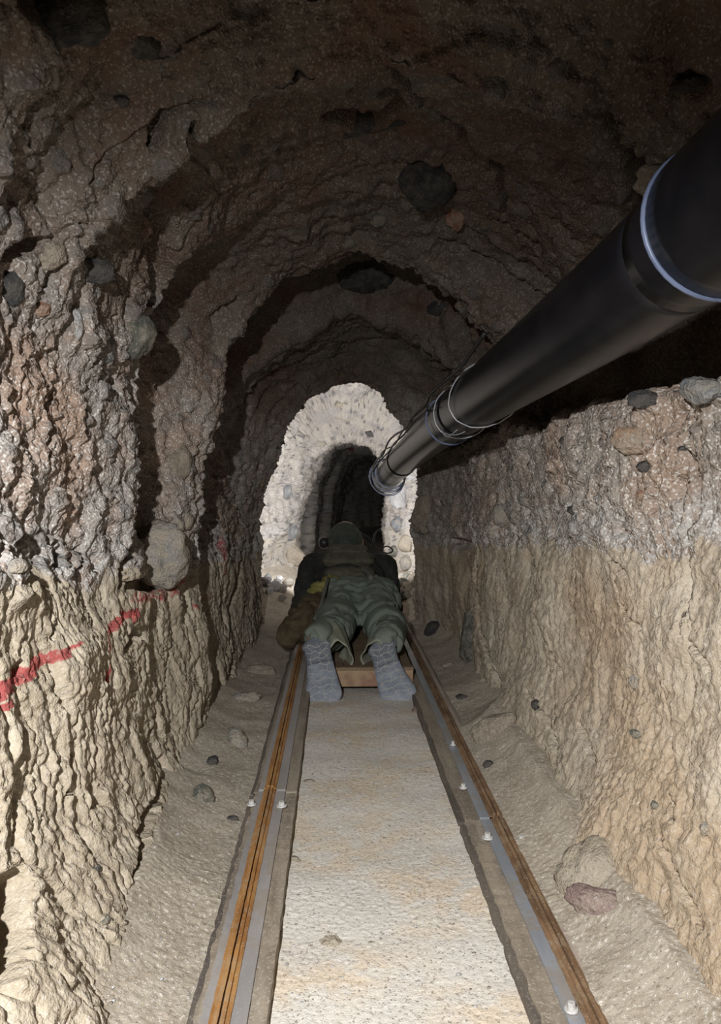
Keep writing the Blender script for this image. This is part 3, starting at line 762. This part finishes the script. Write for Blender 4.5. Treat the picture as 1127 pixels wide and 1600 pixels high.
cable('signal_cable', along([2.2 + .25 * i for i in range(5)] + [3.42], 1.35, .012, 3, .016), .0026, 'cable', 'loose thin black cable sagging beside the far end of the black pipe')

# ------------------------------------------------------------------ the low trolley under the person
cart = empty('trolley', (0.075, 2.36, 0)); tag(cart, 'low brown plank trolley under the crawling person, between the rails', 'trolley')
for i in range(3):
    bm = bmesh.new(); box(bm, -0.105 + i * .105, 0.5, 0.056, .103, 1.06, .016); finish('deck_plank', bm, M['deck'], cart, smooth=False, bevel=.002)
bm = bmesh.new(); box(bm, 0, -0.025, 0.032, .318, .022, .05); finish('end_board', bm, M['orange_wood'], cart, smooth=False, bevel=.003)
bm = bmesh.new(); box(bm, 0, -0.02, 0.060, .322, .03, .012); finish('edge_strip', bm, M['deck'], cart, smooth=False, bevel=.003)
for y in (0.15, 0.85):
    for sx in (-.15, .15):
        bm = bmesh.new(); bmesh.ops.create_cone(bm, cap_ends=True, segments=24, radius1=.022, radius2=.022, depth=.014)
        bmesh.ops.rotate(bm, matrix=Matrix.Rotation(PI / 2, 3, 'Y'), verts=bm.verts); bmesh.ops.translate(bm, vec=(sx, y, .026), verts=bm.verts)
        finish('wheel', bm, M['rust_dark'], cart, bevel=.002)

# ------------------------------------------------------------------ the person, prone on the trolley, soles to the camera, propped on the forearms
DK = 0.064
hipL, hipR = (0.035, 2.98, .165), (0.135, 2.98, .165)
kneeL, kneeR = (-0.005, 2.60, .125), (0.175, 2.60, .125)
ankL, ankR = (-0.062, 2.385, .125), (0.155, 2.375, .120)
chest = (0.055, 3.30, .235); pel = (0.085, 3.0, .16); neck = (0.045, 3.50, .315); head = (0.042, 3.63, .352)
shL, shR = (-0.10, 3.42, .255), (0.205, 3.42, .255)
elL, elR = (-0.145, 3.36, .085), (0.245, 3.38, .085)
wrL, wrR = (-0.075, 3.60, .075), (0.185, 3.62, .075)
def finger_caps(wr, sx):
    out = []; wx, wy, wz = wr
    out.append(((wx, wy, wz), .026, (wx, wy + .075, wz - .006), .030, (1, 1, .55)))
    for k, (dx, L) in enumerate(((-.028, .062), (-.0095, .075), (.0095, .07), (.027, .054))):
        b = Vector((wx + dx, wy + .085, wz - .004)); m_ = b + Vector((dx * .12, L * .55, .006)); e = m_ + Vector((0, L * .42, -.016))
        out.append((tuple(b), .0095, tuple(m_), .0085)); out.append((tuple(m_), .0085, tuple(e), .0075))
    b = Vector((wx + sx * .026, wy + .03, wz - .006)); m_ = b + Vector((sx * .028, .034, -.004)); e = m_ + Vector((sx * .006, .03, -.006))
    out += [(tuple(b), .012, tuple(m_), .010), (tuple(m_), .010, tuple(e), .0085)]
    return out
body_caps = [(hipL, .070, kneeL, .048), (hipR, .070, kneeR, .048), (kneeL, .048, ankL, .034), (kneeR, .048, ankR, .034),
    (hipL, .075, hipR, .075), (pel, .078, chest, .085, (1.25, 1, .8)), (chest, .085, (0.05, 3.42, .26), .10, (1.4, 1, .8)), ((0.05, 3.42, .27), .07, neck, .055), (neck, .052, head, .052),
    (shL, .055, elL, .042), (shR, .055, elR, .042), (elL, .040, wrL, .026), (elR, .040, wrR, .026), ((-.06, 3.42, .26), .06, (.17, 3.42, .26), .06),
    ((0.042, 3.63, .365), .082, (0.042, 3.655, .355), .080, (.9, 1, 1.1)), ((0.042, 3.70, .325), .040, (0.042, 3.71, .30), .030),
    ((0.042, 3.735, .345), .010, (0.042, 3.75, .33), .012), ((-.034, 3.645, .345), .014, (-.036, 3.65, .36), .012), ((.118, 3.645, .345), .014, (.120, 3.65, .36), .012)]
body_caps += finger_caps(wrL, 1) + finger_caps(wrR, -1)
person = blob('person', body_caps, M['skin'], None, .005, 3)
tag(person, 'person crawling face down on the trolley in grey green trousers, shoe soles towards the camera', 'person')
# trousers: baggy, folded behind the knees, with wide hanging cuffs
tr = [(hipL, .094, (0.0, 2.72, .135), .080), (hipR, .094, (0.165, 2.72, .135), .080), ((0.0, 2.72, .135), .078, kneeL, .072), ((0.165, 2.72, .135), .078, kneeR, .072),
      (kneeL, .070, (-.053, 2.395, .138), .053), (kneeR, .070, (.156, 2.385, .132), .053), ((0.0, 3.02, .165), .098, (0.17, 3.02, .165), .098), ((0.03, 3.0, .17), .10, (0.05, 3.14, .185), .095, (1.1, 1, .9)), ((0.14, 3.0, .17), .10, (0.11, 3.14, .185), .095, (1.1, 1, .9))]
blob('trousers', tr, M['trousers'], person, .006, 5, .014, (6.5, 10, 6.5), .001)
def cuff(c0, c1, r0, r1, seed, name='trouser_cuff'):
    """open flared hem hanging round the ankle"""
    c0, c1 = Vector(c0), Vector(c1); n = 10; seg = 40; bm = bmesh.new(); rings = []
    t = (c1 - c0).normalized(); u = Vector((0, 0, 1)); u = (u - t * u.dot(t)).normalized(); s_ = t.cross(u)
    for i in range(n + 1):
        k = i / n; c = c0.lerp(c1, k); r_ = r0 + (r1 - r0) * k
        rings.append([bm.verts.new(c + (u * math.cos(a) * 1.12 + s_ * math.sin(a) * .85) * (r_ * (1 + .10 * k * math.sin(3 * a + seed) + .05 * math.sin(7 * a + seed * 2 + i * .5)))) for a in [2 * PI * j / seg for j in range(seg)]])
    for a, b in zip(rings[:-1], rings[1:]):
        for j in range(seg): bm.faces.new((a[j], a[(j + 1) % seg], b[(j + 1) % seg], b[j]))
    o = finish(name, bm, M['cuff'], person); sm = o.modifiers.new('sol', 'SOLIDIFY'); sm.thickness = .003
    return o
cuff((-0.014, 2.50, .118), (0.008, 2.355, .085), .056, .050, 1.0)
cuff((0.162, 2.50, .118), (0.120, 2.355, .085), .056, .050, 2.4)
# shoes: sole towards the camera, toes down on the sand
def shoe(toe, heel, wd, seed, flip):
    toe, heel = Vector(toe), Vector(heel); ax = (heel - toe); L = ax.length; ax.normalize()
    nrm = Vector((0, -1, 0)); nrm = (nrm - ax * nrm.dot(ax)).normalized(); nrm = nrm if nrm.z > 0 or nrm.y < 0 else -nrm
    side_ = ax.cross(nrm)
    def P3(u_, v_, w_): return toe + ax * u_ * L + side_ * v_ * flip + nrm * w_
    half = lambda u_: wd * (0.5 * math.sqrt(max(0, 1 - ((0.16 - u_) / .17) ** 2)) if u_ < .16 else (.5 - .11 * math.sin((u_ - .16) / .84 * PI * .9) - .05 * (u_ - .16) if u_ < .86 else (.42 * math.sqrt(max(0, 1 - ((u_ - .86) / .145) ** 2)))))
    lift = lambda u_: -.006 - .016 * (1 - min(1, u_ / .2)) ** 2 + (.0 if u_ < .42 else .004)
    root_mats = []
    def slab(name, ua, ub, w0, w1, m, grow=1.0, parent=person, nu=22):
        bm = bmesh.new(); prev = None; nv = 8
        for i in range(nu + 1):
            u_ = ua + (ub - ua) * i / nu; h_ = max(half(min(max(u_, .003), .999)), .002) * grow; cx = .006 * math.sin(u_ * PI)
            top = [bm.verts.new(P3(u_, cx + h_ * (2 * k / nv - 1), lift(u_) + w1 - .004 * abs(2 * k / nv - 1) ** 3)) for k in range(nv + 1)]
            bot = [bm.verts.new(P3(u_, cx + h_ * (1 - 2 * k / nv), lift(u_) + w0)) for k in range(nv + 1)]
            r_ = top + bot
            if prev:
                for k in range(len(r_)): bm.faces.new((prev[k], prev[(k + 1) % len(r_)], r_[(k + 1) % len(r_)], r_[k]))
            else: bm.faces.new(r_[::-1])
            prev = r_
        bm.faces.new(prev); return finish(name, bm, M[m], parent)
    sole = slab('shoe_sole', .0, .60, -.012, .008, 'sole')
    slab('shoe_heel', .56, 1.0, -.016, .007, 'sole_dark', .97, sole)
    # pale wavy tread lines
    rng = random.Random(seed)
    for k in range(9):
        u0 = .06 + k * .098; lines = []
        for j in range(9):
            v_ = -1 + j / 4; uu = u0 + .018 * math.sin(j * 1.5 + k + seed) + rng.uniform(-.008, .008) + .03 * abs(v_) * (1 if k > 5 else -.5)
            lines.append(P3(uu, half(min(.98, max(.03, uu))) * .84 * v_ + .006 * math.sin(uu * PI), lift(uu) + (.0085 if uu < .6 else .0075)))
        bm = bmesh.new(); tube(bm, smooth_path(lines, 3), .0014, 5); finish('tread_line', bm, M['tread'], sole)
    for v0 in (-.55, .1, .6):
        lines = [P3(uu, half(uu) * (v0 + .12 * math.sin(uu * 25 + v0 * 9)) + .005, lift(uu) + (.0085 if uu < .6 else .0075)) for uu in [.08 + .065 * q for q in range(14)] if uu < .95]
        bm = bmesh.new(); tube(bm, smooth_path(lines, 3), .0012, 5); finish('tread_line', bm, M['tread'], sole)
    # upper, running from the sole up to the ankle
    c = lambda u_, w_: tuple(P3(u_, 0, w_))
    blob('shoe_upper', [(c(.12, -.036), .026, c(.4, -.05), .034), (c(.4, -.05), .034, c(.88, -.05), .033), (c(.62, -.06), .036, c(.80, -.10), .036)], M['upper'], person, .005, 3)
shoe((-0.036, 2.175, -.004), (-0.066, 2.37, .148), .108, 3, 1)
shoe((0.187, 2.175, .000), (0.135, 2.36, .142), .108, 8, -1)
# jacket, vest with back pouches, hood and straps
blob('jacket', [((0.03, 3.16, .20), .098, chest, .112, (1.3, 1, .85)), (chest, .112, (0.05, 3.42, .255), .105, (1.45, 1, .8)), (shL, .070, elL, .058), (shR, .070, elR, .058), (elL, .056, (-.09, 3.55, .08), .042), (elR, .056, (.20, 3.57, .08), .042), ((-.09, 3.42, .25), .075, (.19, 3.42, .25), .075)],
     M['jacket'], person, .007, 4, .009, (13, 15, 13))
blob('back_vest', [((-.015, 3.13, .262), .038, (.125, 3.13, .262), .038, (1, 1.4, .8)), ((-.02, 3.24, .305), .042, (.125, 3.24, .305), .042, (1, 1.5, .8)), ((-.005, 3.36, .335), .040, (.105, 3.36, .335), .040, (1, 1.5, .8))], M['vest'], person, .006, 3, .005, (10, 18, 10))
blob('hood', [((0.042, 3.50, .345), .070, (0.042, 3.61, .368), .088, (1.0, 1, .95)), ((0.042, 3.61, .368), .090, (0.042, 3.655, .372), .088, (.95, 1, .9))], M['hood'], person, .006, 3, .004, (14, 14, 14))
blob('ear_muff', [((-.062, 3.63, .352), .026, (-.050, 3.63, .352), .026, (.8, 1, 1.15))], M['torch'], person, .005, 2)
bm = bmesh.new(); tube(bm, smooth_path([(.098, 3.18, .275), (.112, 3.10, .276), (.128, 3.02, .272), (.136, 2.95, .262)], 6), .011, 8)
for v_ in bm.verts: pass
finish('hip_strap', bm, M['strap'], person)
for pts in ([(.14, 3.40, .33), (.20, 3.30, .27), (.235, 3.18, .2), (.24, 3.02, .13), (.235, 2.9, .09)], [(.16, 3.30, .30), (.20, 3.16, .22), (.215, 2.98, .16), (.225, 2.80, .10)], [(.15, 3.5, .33), (.205, 3.47, .30), (.245, 3.40, .23), (.25, 3.3, .15)]):
    bm = bmesh.new(); tube(bm, smooth_path(pts, 6), .0075, 8); finish('shoulder_strap', bm, M['jacket'], person)
bm = bmesh.new(); box(bm, 0.05, 3.745, .43, .05, .03, .03); finish('head_torch', bm, M['torch'], person, bevel=.004)

# satchel and cloth at the person's left hip
sat = blob('satchel', [((-.165, 2.74, .085), .050, (-.120, 2.80, .135), .062), ((-.120, 2.80, .135), .062, (-.075, 2.90, .165), .060), ((-.165, 2.76, .09), .050, (-.095, 2.76, .10), .045)], M['bag'], None, .007, 5, .010, (13, 13, 13))
tag(sat, 'dark brown canvas bag lying beside the left thigh of the person', 'bag')
bm = bmesh.new(); tube(bm, smooth_path([(-.075, 2.69, .15), (-.055, 2.75, .19), (-.04, 2.86, .235), (-.03, 2.97, .262)], 6), .006, 8); finish('bag_strap', bm, M['strap'], sat)
yc = blob('cloth_bundle', [((-.085, 2.99, .212), .030, (-.03, 3.02, .235), .036, (1, 1.2, .8)), ((-.03, 3.02, .235), .036, (.0, 3.05, .245), .022)], M['yellow'], None, .005, 2, .010, (22, 22, 22))
tag(yc, 'crumpled mustard green cloth pouch on the left hip of the person, above the brown bag', 'pouch')
cable('loose_cord', [(.115, 3.62, .40), (.16, 3.60, .37), (.19, 3.56, .325), (.235, 3.56, .34), (.262, 3.55, .322), (.24, 3.53, .31), (.205, 3.52, .318)], .0035, 'cable', 'thin black cord looping out beside the right shoulder of the person', 'cord')
cable('loose_cord', [(.125, 3.66, .38), (.160, 3.68, .335), (.178, 3.70, .345), (.188, 3.73, .385), (.212, 3.76, .405), (.225, 3.77, .39)], .0045, 'cable', 'dark curled cord rising beside the hood of the person', 'cord')

# ------------------------------------------------------------------ stones seated in the walls, ceiling and floor
def stone_at(px, py, wpx, hpx, m, label, sink=0.35, depth=0.7, rot=0.0, seed=None, facet=0.5, name='stone', cat='stone', sub=4):
    """a stone as broad as wpx x hpx seen from the lens, seated on the surface found there"""
    loc, n, d = hit(px, py, BV2)
    zc = loc.y
    a = wpx / FPX * zc / 2; b = hpx / FPX * zc / 2; c_ = depth * min(a, b)
    # frame: the stone's long faces turned towards the open bore
    if wpx < 60 and loc.z > .02: sink = min(.62, sink + .12)
    V, F = rock_mesh((a * 1.08, c_, b * 1.08), seed if seed is not None else int(px * 7 + py * 13) % 9973, sub, facet)
    o = link(name, tri_mesh(name, V, F), M[m])
    nh = Vector((n.x, n.y - .6, n.z)).normalized()
    f = -nh; up = Vector((0, 0, 1)); x_ = f.cross(up)
    if x_.length < .2: x_ = Vector((1, 0, 0))
    x_.normalize(); z_ = x_.cross(f).normalized()
    mt = Matrix((x_, f, z_)).transposed() @ Matrix.Rotation(rot, 3, 'Y')
    o.matrix_world = Matrix.Translation(loc + nh * c_ * (1 - 2 * sink) * .6) @ mt.to_4x4()
    tag(o, label, cat); return o
ST = [
 (242,868,92,100,'grey','big grey boulder jutting from the left wall above the pink painted patch',.35,1.0,.3,'boulder'),
 (207,527,62,70,'green','rounded grey green stone in the left wall beside the deep dark cleft',.3,.8,.2,'stone'),
 (160,545,40,42,'blue','bluish grey stone left of the rounded grey green one in the left wall',.35,.8,0,'stone'),
 (142,420,76,36,'dark','flat dark stone in the upper left wall, above the bluish one',.4,.6,.1,'stone'),
 (14,452,44,54,'dark','dark greenish stone cut by the left edge of the picture',.4,.6,0,'stone'),
 (64,483,28,20,'red','small red brown pebble in the upper left wall',.4,.7,0,'pebble'),
 (118,508,22,46,'white','small white topped pebble between two dark stones in the left wall',.4,.7,.1,'pebble'),
 (75,400,54,40,'brown','reddish brown lump under the dark notch in the upper left wall',.35,.7,-.4,'stone'),
 (22,935,54,44,'tan','rounded tan lump bulging from the left wall near the picture edge',.45,.7,0,'stone'),
 (88,880,36,26,'blue','blue grey pebble in the pale gravel band of the left wall',.4,.7,0,'pebble'),
 (28,885,30,22,'grey','small grey pebble in the gravel band at the left picture edge',.4,.7,0,'pebble'),
 (205,966,20,15,'painted','small bright red painted pebble standing out of the left wall',.25,.9,.5,'pebble'),
 (150,1356,16,14,'dark','small dark pebble low on the left wall above the bottom corner',.4,.7,0,'pebble'),
 (166,1436,20,12,'green','small grey green pebble lowest on the left wall',.4,.7,0,'pebble'),
 (272,820,34,40,'grey','grey brown stone just above the big boulder of the left wall',.35,.8,.2,'stone'),
 (278,720,40,62,'brown','brown block in the left wall above the grey boulder',.4,.7,.1,'stone'),
 (292,815,22,26,'brown','small brown stone wedged right of the big boulder',.35,.8,0,'pebble'),
 (62,1385,20,16,'tan','tan pebble beside the dark hollow in the bottom left corner',.4,.7,0,'pebble'),
 (332,1192,16,26,'dark','small dark wedge of stone at the foot of the left wall',.35,.7,.4,'pebble'),
 (372,1160,26,52,'grey','upright grey cobble on the floor left of the left rail',.2,.8,-.15,'cobble'),
 (318,1246,34,36,'green','dark rounded cobble on the floor by the foot of the left wall',.3,.7,.2,'cobble'),
 (364,1280,18,12,'dark','tiny dark chip on the floor left of the rail joint',.3,.7,.6,'pebble'),
 (400,1050,60,26,'brown','flat brown stone on the dim floor left of the left rail',.4,.6,0,'stone'),
 (385,1092,46,22,'grey','flat grey stone on the dim floor, nearer than the brown one',.4,.6,0,'stone'),
 (457,1344,24,14,'brown','small brown pebble on the sand beside the left rail board',.4,.6,0,'pebble'),
 (516,1474,34,26,'tan','flat tan stone half sunk in the sand between the rails',.55,.5,.2,'stone'),
 (466,1168,10,8,'dark','dark chip of grit on the sand nearest the left shoe',.3,.7,0,'pebble'),
 (482,1222,18,10,'brown','flat brown chip on the sand beside the left rail, before the joint',.4,.6,0,'pebble'),
 (655,1112,26,20,'purple','dull purple stone on the sand beside the right shoe and rail',.5,.5,0,'stone'),
 (776,1140,82,50,'brown','large flat brown cobble on the floor right of the right rail',.45,.7,-.45,'cobble'),
 (763,1196,16,16,'dark','small black stone touching the outside of the right rail',.3,.8,0,'pebble'),
 (930,1366,124,116,'tan','large rounded sandy boulder bulging from the floor at the foot of the right wall',.75,.6,0,'boulder'),
 (934,1412,104,46,'purple','reddish purple stone under the sandy boulder by the right rail',.45,.8,-.12,'boulder'),
 (676,986,22,32,'dark','black oblong stone standing at the foot of the far right wall',.2,.8,0,'stone'),
 (738,995,48,84,'green','dark upright slab leaning in the recess of the right wall',.35,.5,.2,'slab'),
 (838,1101,16,16,'dark','small dark pebble low on the right wall above the flat cobble',.35,.8,0,'pebble'),
 (994,1146,18,14,'green','grey green pebble in the middle of the lower right wall',.35,.8,0,'pebble'),
 (1024,1258,14,14,'green','small greenish pebble below the middle one on the right wall',.4,.8,0,'pebble'),
 (1104,1296,20,20,'grey','grey pebble on the right wall by the picture edge',.4,.8,0,'pebble'),
 (994,1066,24,20,'grey','pale grey pebble high in the clay of the right wall',.45,.7,0,'pebble'),
 (1004,624,48,26,'dark','flat dark stone lying on the ledge of the right wall',.25,.7,0,'stone'),
 (1102,612,78,42,'blue','blue grey stone overhanging the right end of the ledge',.1,.9,.25,'stone'),
 (990,690,64,44,'orange','orange brown stone in the right wall just under the ledge',.45,.7,.3,'stone'),
 (1066,702,16,14,'dark','small dark pebble right of the orange stone',.4,.7,0,'pebble'),
 (1006,728,22,18,'dark','small dark pebble below the orange stone',.4,.7,0,'pebble'),
 (1003,774,16,16,'red','small red brown pebble in the gravel of the right wall',.4,.7,0,'pebble'),
 (882,688,18,12,'dark','tiny dark pebble near the top edge of the right wall',.4,.7,0,'pebble'),
 (895,797,20,12,'dark','small dark pebble in the gravel band of the right wall',.4,.7,0,'pebble'),
 (785,805,30,34,'grey','grey stone in the upper right wall, behind the crack',.4,.7,.2,'stone'),
 (672,284,84,78,'dark','large round black stone in the ceiling between the two arches',.45,.5,.1,'stone'),
 (572,192,122,34,'dark','long dark stone in a slot of the ceiling',.6,.6,-.05,'stone'),
 (590,342,26,24,'green','small grey stone in the ceiling left of the round black one',.5,.5,0,'stone'),
 (545,378,24,22,'green','small dark stone in the ceiling just above the arch',.5,.5,0,'stone'),
 (713,340,28,40,'red','small reddish stone in the ceiling right of the round black one',.5,.5,.3,'stone'),
 (226,66,50,46,'dark','dark angular stone in the ceiling, upper left',.45,.6,.1,'stone'),
 (108,24,110,86,'dark','very large dark stone at the top left edge of the picture',.45,.5,0,'boulder'),
 (190,158,22,18,'dark','small dark pebble under the angular stone, upper left',.45,.6,0,'pebble'),
 (1082,130,66,32,'dark','flat dark stone in the ceiling at the right picture edge',.45,.6,.1,'stone'),
 (1046,280,100,56,'brown','broad brown stone in the ceiling above the black pipe',.4,.6,.05,'stone'),
 (575,430,84,46,'dark','dark stone under the crown of the second arch',.45,.6,0,'stone'),
 (688,480,40,24,'dark','small dark stone in the roof beyond the second arch',.45,.6,0,'stone'),
 (640,908,30,26,'brown','rounded brown stone by the right side of the far opening',.25,.9,0,'stone'),
 (664,800,40,70,'brown','smooth brown lump in the right wall at the far opening',.4,.8,.1,'stone'),
 (722,1090,18,12,'dark','dark chip on the dim floor right of the right rail',.3,.7,0,'pebble'),
 (700,1040,20,12,'brown','small brown chip on the dim floor beside the person',.3,.7,0,'pebble'),
 # lit chamber ahead of the person
 (456,832,18,26,'blue','blue grey stone in the bright chamber wall, left of the dark bore',.3,.8,.5,'stone'),
 (460,866,32,34,'tan','rounded tan boulder in the bright chamber, left of the hood',.3,.8,.2,'boulder'),
 (484,872,20,26,'grey','grey stone touching the tan boulder in the bright chamber',.3,.8,0,'stone'),
 (448,768,16,22,'blue','blue grey pebble in the bright chamber wall above the boulder',.4,.7,0,'pebble'),
 (432,700,10,8,'dark','small dark pebble high in the bright chamber wall',.4,.7,0,'pebble'),
 (424,748,10,10,'brown','small brown pebble at the left rim of the bright chamber',.4,.7,0,'pebble'),
 (498,693,24,12,'grey','grey stone over the crown of the far dark bore',.4,.7,0,'stone'),
 (578,677,14,10,'dark','dark pebble in the bright chamber roof beside the pipe',.4,.7,.6,'pebble'),
 (530,632,14,12,'brown','brown pebble in the bright chamber roof',.4,.7,0,'pebble'),
 (558,636,6,18,'dark','narrow dark chip in the bright chamber roof',.4,.7,.3,'pebble'),
 (626,775,32,42,'white','whitish blue rock under the end of the black pipe',.2,.9,-.3,'boulder'),
 (640,742,26,12,'white','pointed pale slab under the end of the black pipe',.2,.8,.5,'slab'),
 (622,820,22,24,'blue','grey rock under the whitish one, right of the far bore',.25,.8,.2,'stone'),
 (636,850,26,26,'tan','pale tan rock right of the person, in the bright chamber',.25,.8,0,'stone'),
 (616,862,16,18,'green','greenish grey rock right of the hood of the person',.25,.8,0,'stone'),
 (635,880,20,24,'grey','grey rock above the rounded brown stone at the far opening',.25,.8,0,'stone'),
]
for px, py, wp, hp, m, lb, sink, dep, rot, kd in ST:
    stone_at(px, py, wp, hp, m, lb, sink, dep, rot, name={'pebble': 'pebble', 'boulder': 'boulder', 'cobble': 'cobble', 'slab': 'stone_slab'}.get(kd, 'stone'), cat=kd if kd != 'slab' else 'stone', sub=4 if wp > 26 else 3)
# bluish rubble at the left foot of the bright chamber
for k in range(16):
    x = -0.43 + (k % 4) * .055 + random.uniform(-.015, .015); y = 3.86 + (k // 4) * .13 + random.uniform(-.03, .03); s_ = random.uniform(.022, .042)
    rock('rubble', (x, y, ground(x, y) + s_ * .45), (s_, s_ * .8, s_ * .7), ('white', 'blue', 'white', 'grey')[k % 4], '%s rubble stone in the left heap of the bright chamber, %s row, %s' % (('pale', 'bluish', 'whitish', 'grey')[k % 4], ('nearest', 'second', 'third', 'farthest')[k // 4], ('far left', 'left of middle', 'right of middle', 'far right')[k % 4]), 'stone', seed=100 + k, group='rubble at the left of the bright chamber', sub=3, facet=1.2)
for k in range(14):
    x = 0.30 + (k % 3) * .055 + random.uniform(-.015, .015); y = 3.86 + (k // 3) * .13 + random.uniform(-.03, .03); s_ = random.uniform(.025, .045)
    rock('rubble', (x, y, ground(x, y) + s_ * .45), (s_, s_ * .8, s_ * .75), ('tan', 'grey', 'white', 'green')[k % 4], '%s rubble stone in the right heap of the bright chamber, %s row, %s' % (('tan', 'grey', 'white', 'greenish')[k % 4], ('nearest', 'second', 'third', 'fourth', 'farthest')[k // 3], ('left', 'middle', 'right')[k % 3]), 'stone', seed=200 + k, group='rubble at the right of the bright chamber', sub=3, facet=1.2)

# loose grit strewn over the floor
def grit(name, n, xr, yr, smin, smax, m, label, seed):
    rng = np.random.RandomState(seed); V0, F0 = ico(1); Vs = []; Fs = []
    for i in range(n):
        y = yr[0] * (yr[1] / yr[0]) ** rng.rand(); x = rng.uniform(*xr)
        if -.165 < x < -.07 or .21 < x < .325: continue
        s_ = rng.uniform(smin, smax) * (1.0 if rng.rand() < .9 else 1.8)
        A = rng.normal(size=(3, 3)) * .25 + np.eye(3)
        Vs.append((V0 @ A) * s_ * np.array([1, 1, .6]) + np.array([x, y, ground(x, y) + s_ * .25])); Fs.append(F0 + 12 * 0 + len(V0) * (len(Vs) - 1))
    o = link(name, tri_mesh(name, np.concatenate(Vs), np.concatenate(Fs)), M[m]); tag(o, label, 'grit', kind='stuff'); return o
grit('pale_grit', 6000, (-.30, .42), (0.7, 2.9), .0005, .0014, 'white', 'pale mineral grit strewn over the sandy floor', 1)
grit('dark_grit', 3000, (-.30, .42), (0.7, 2.9), .0005, .0014, 'brown', 'brown grit strewn over the sandy floor', 2)
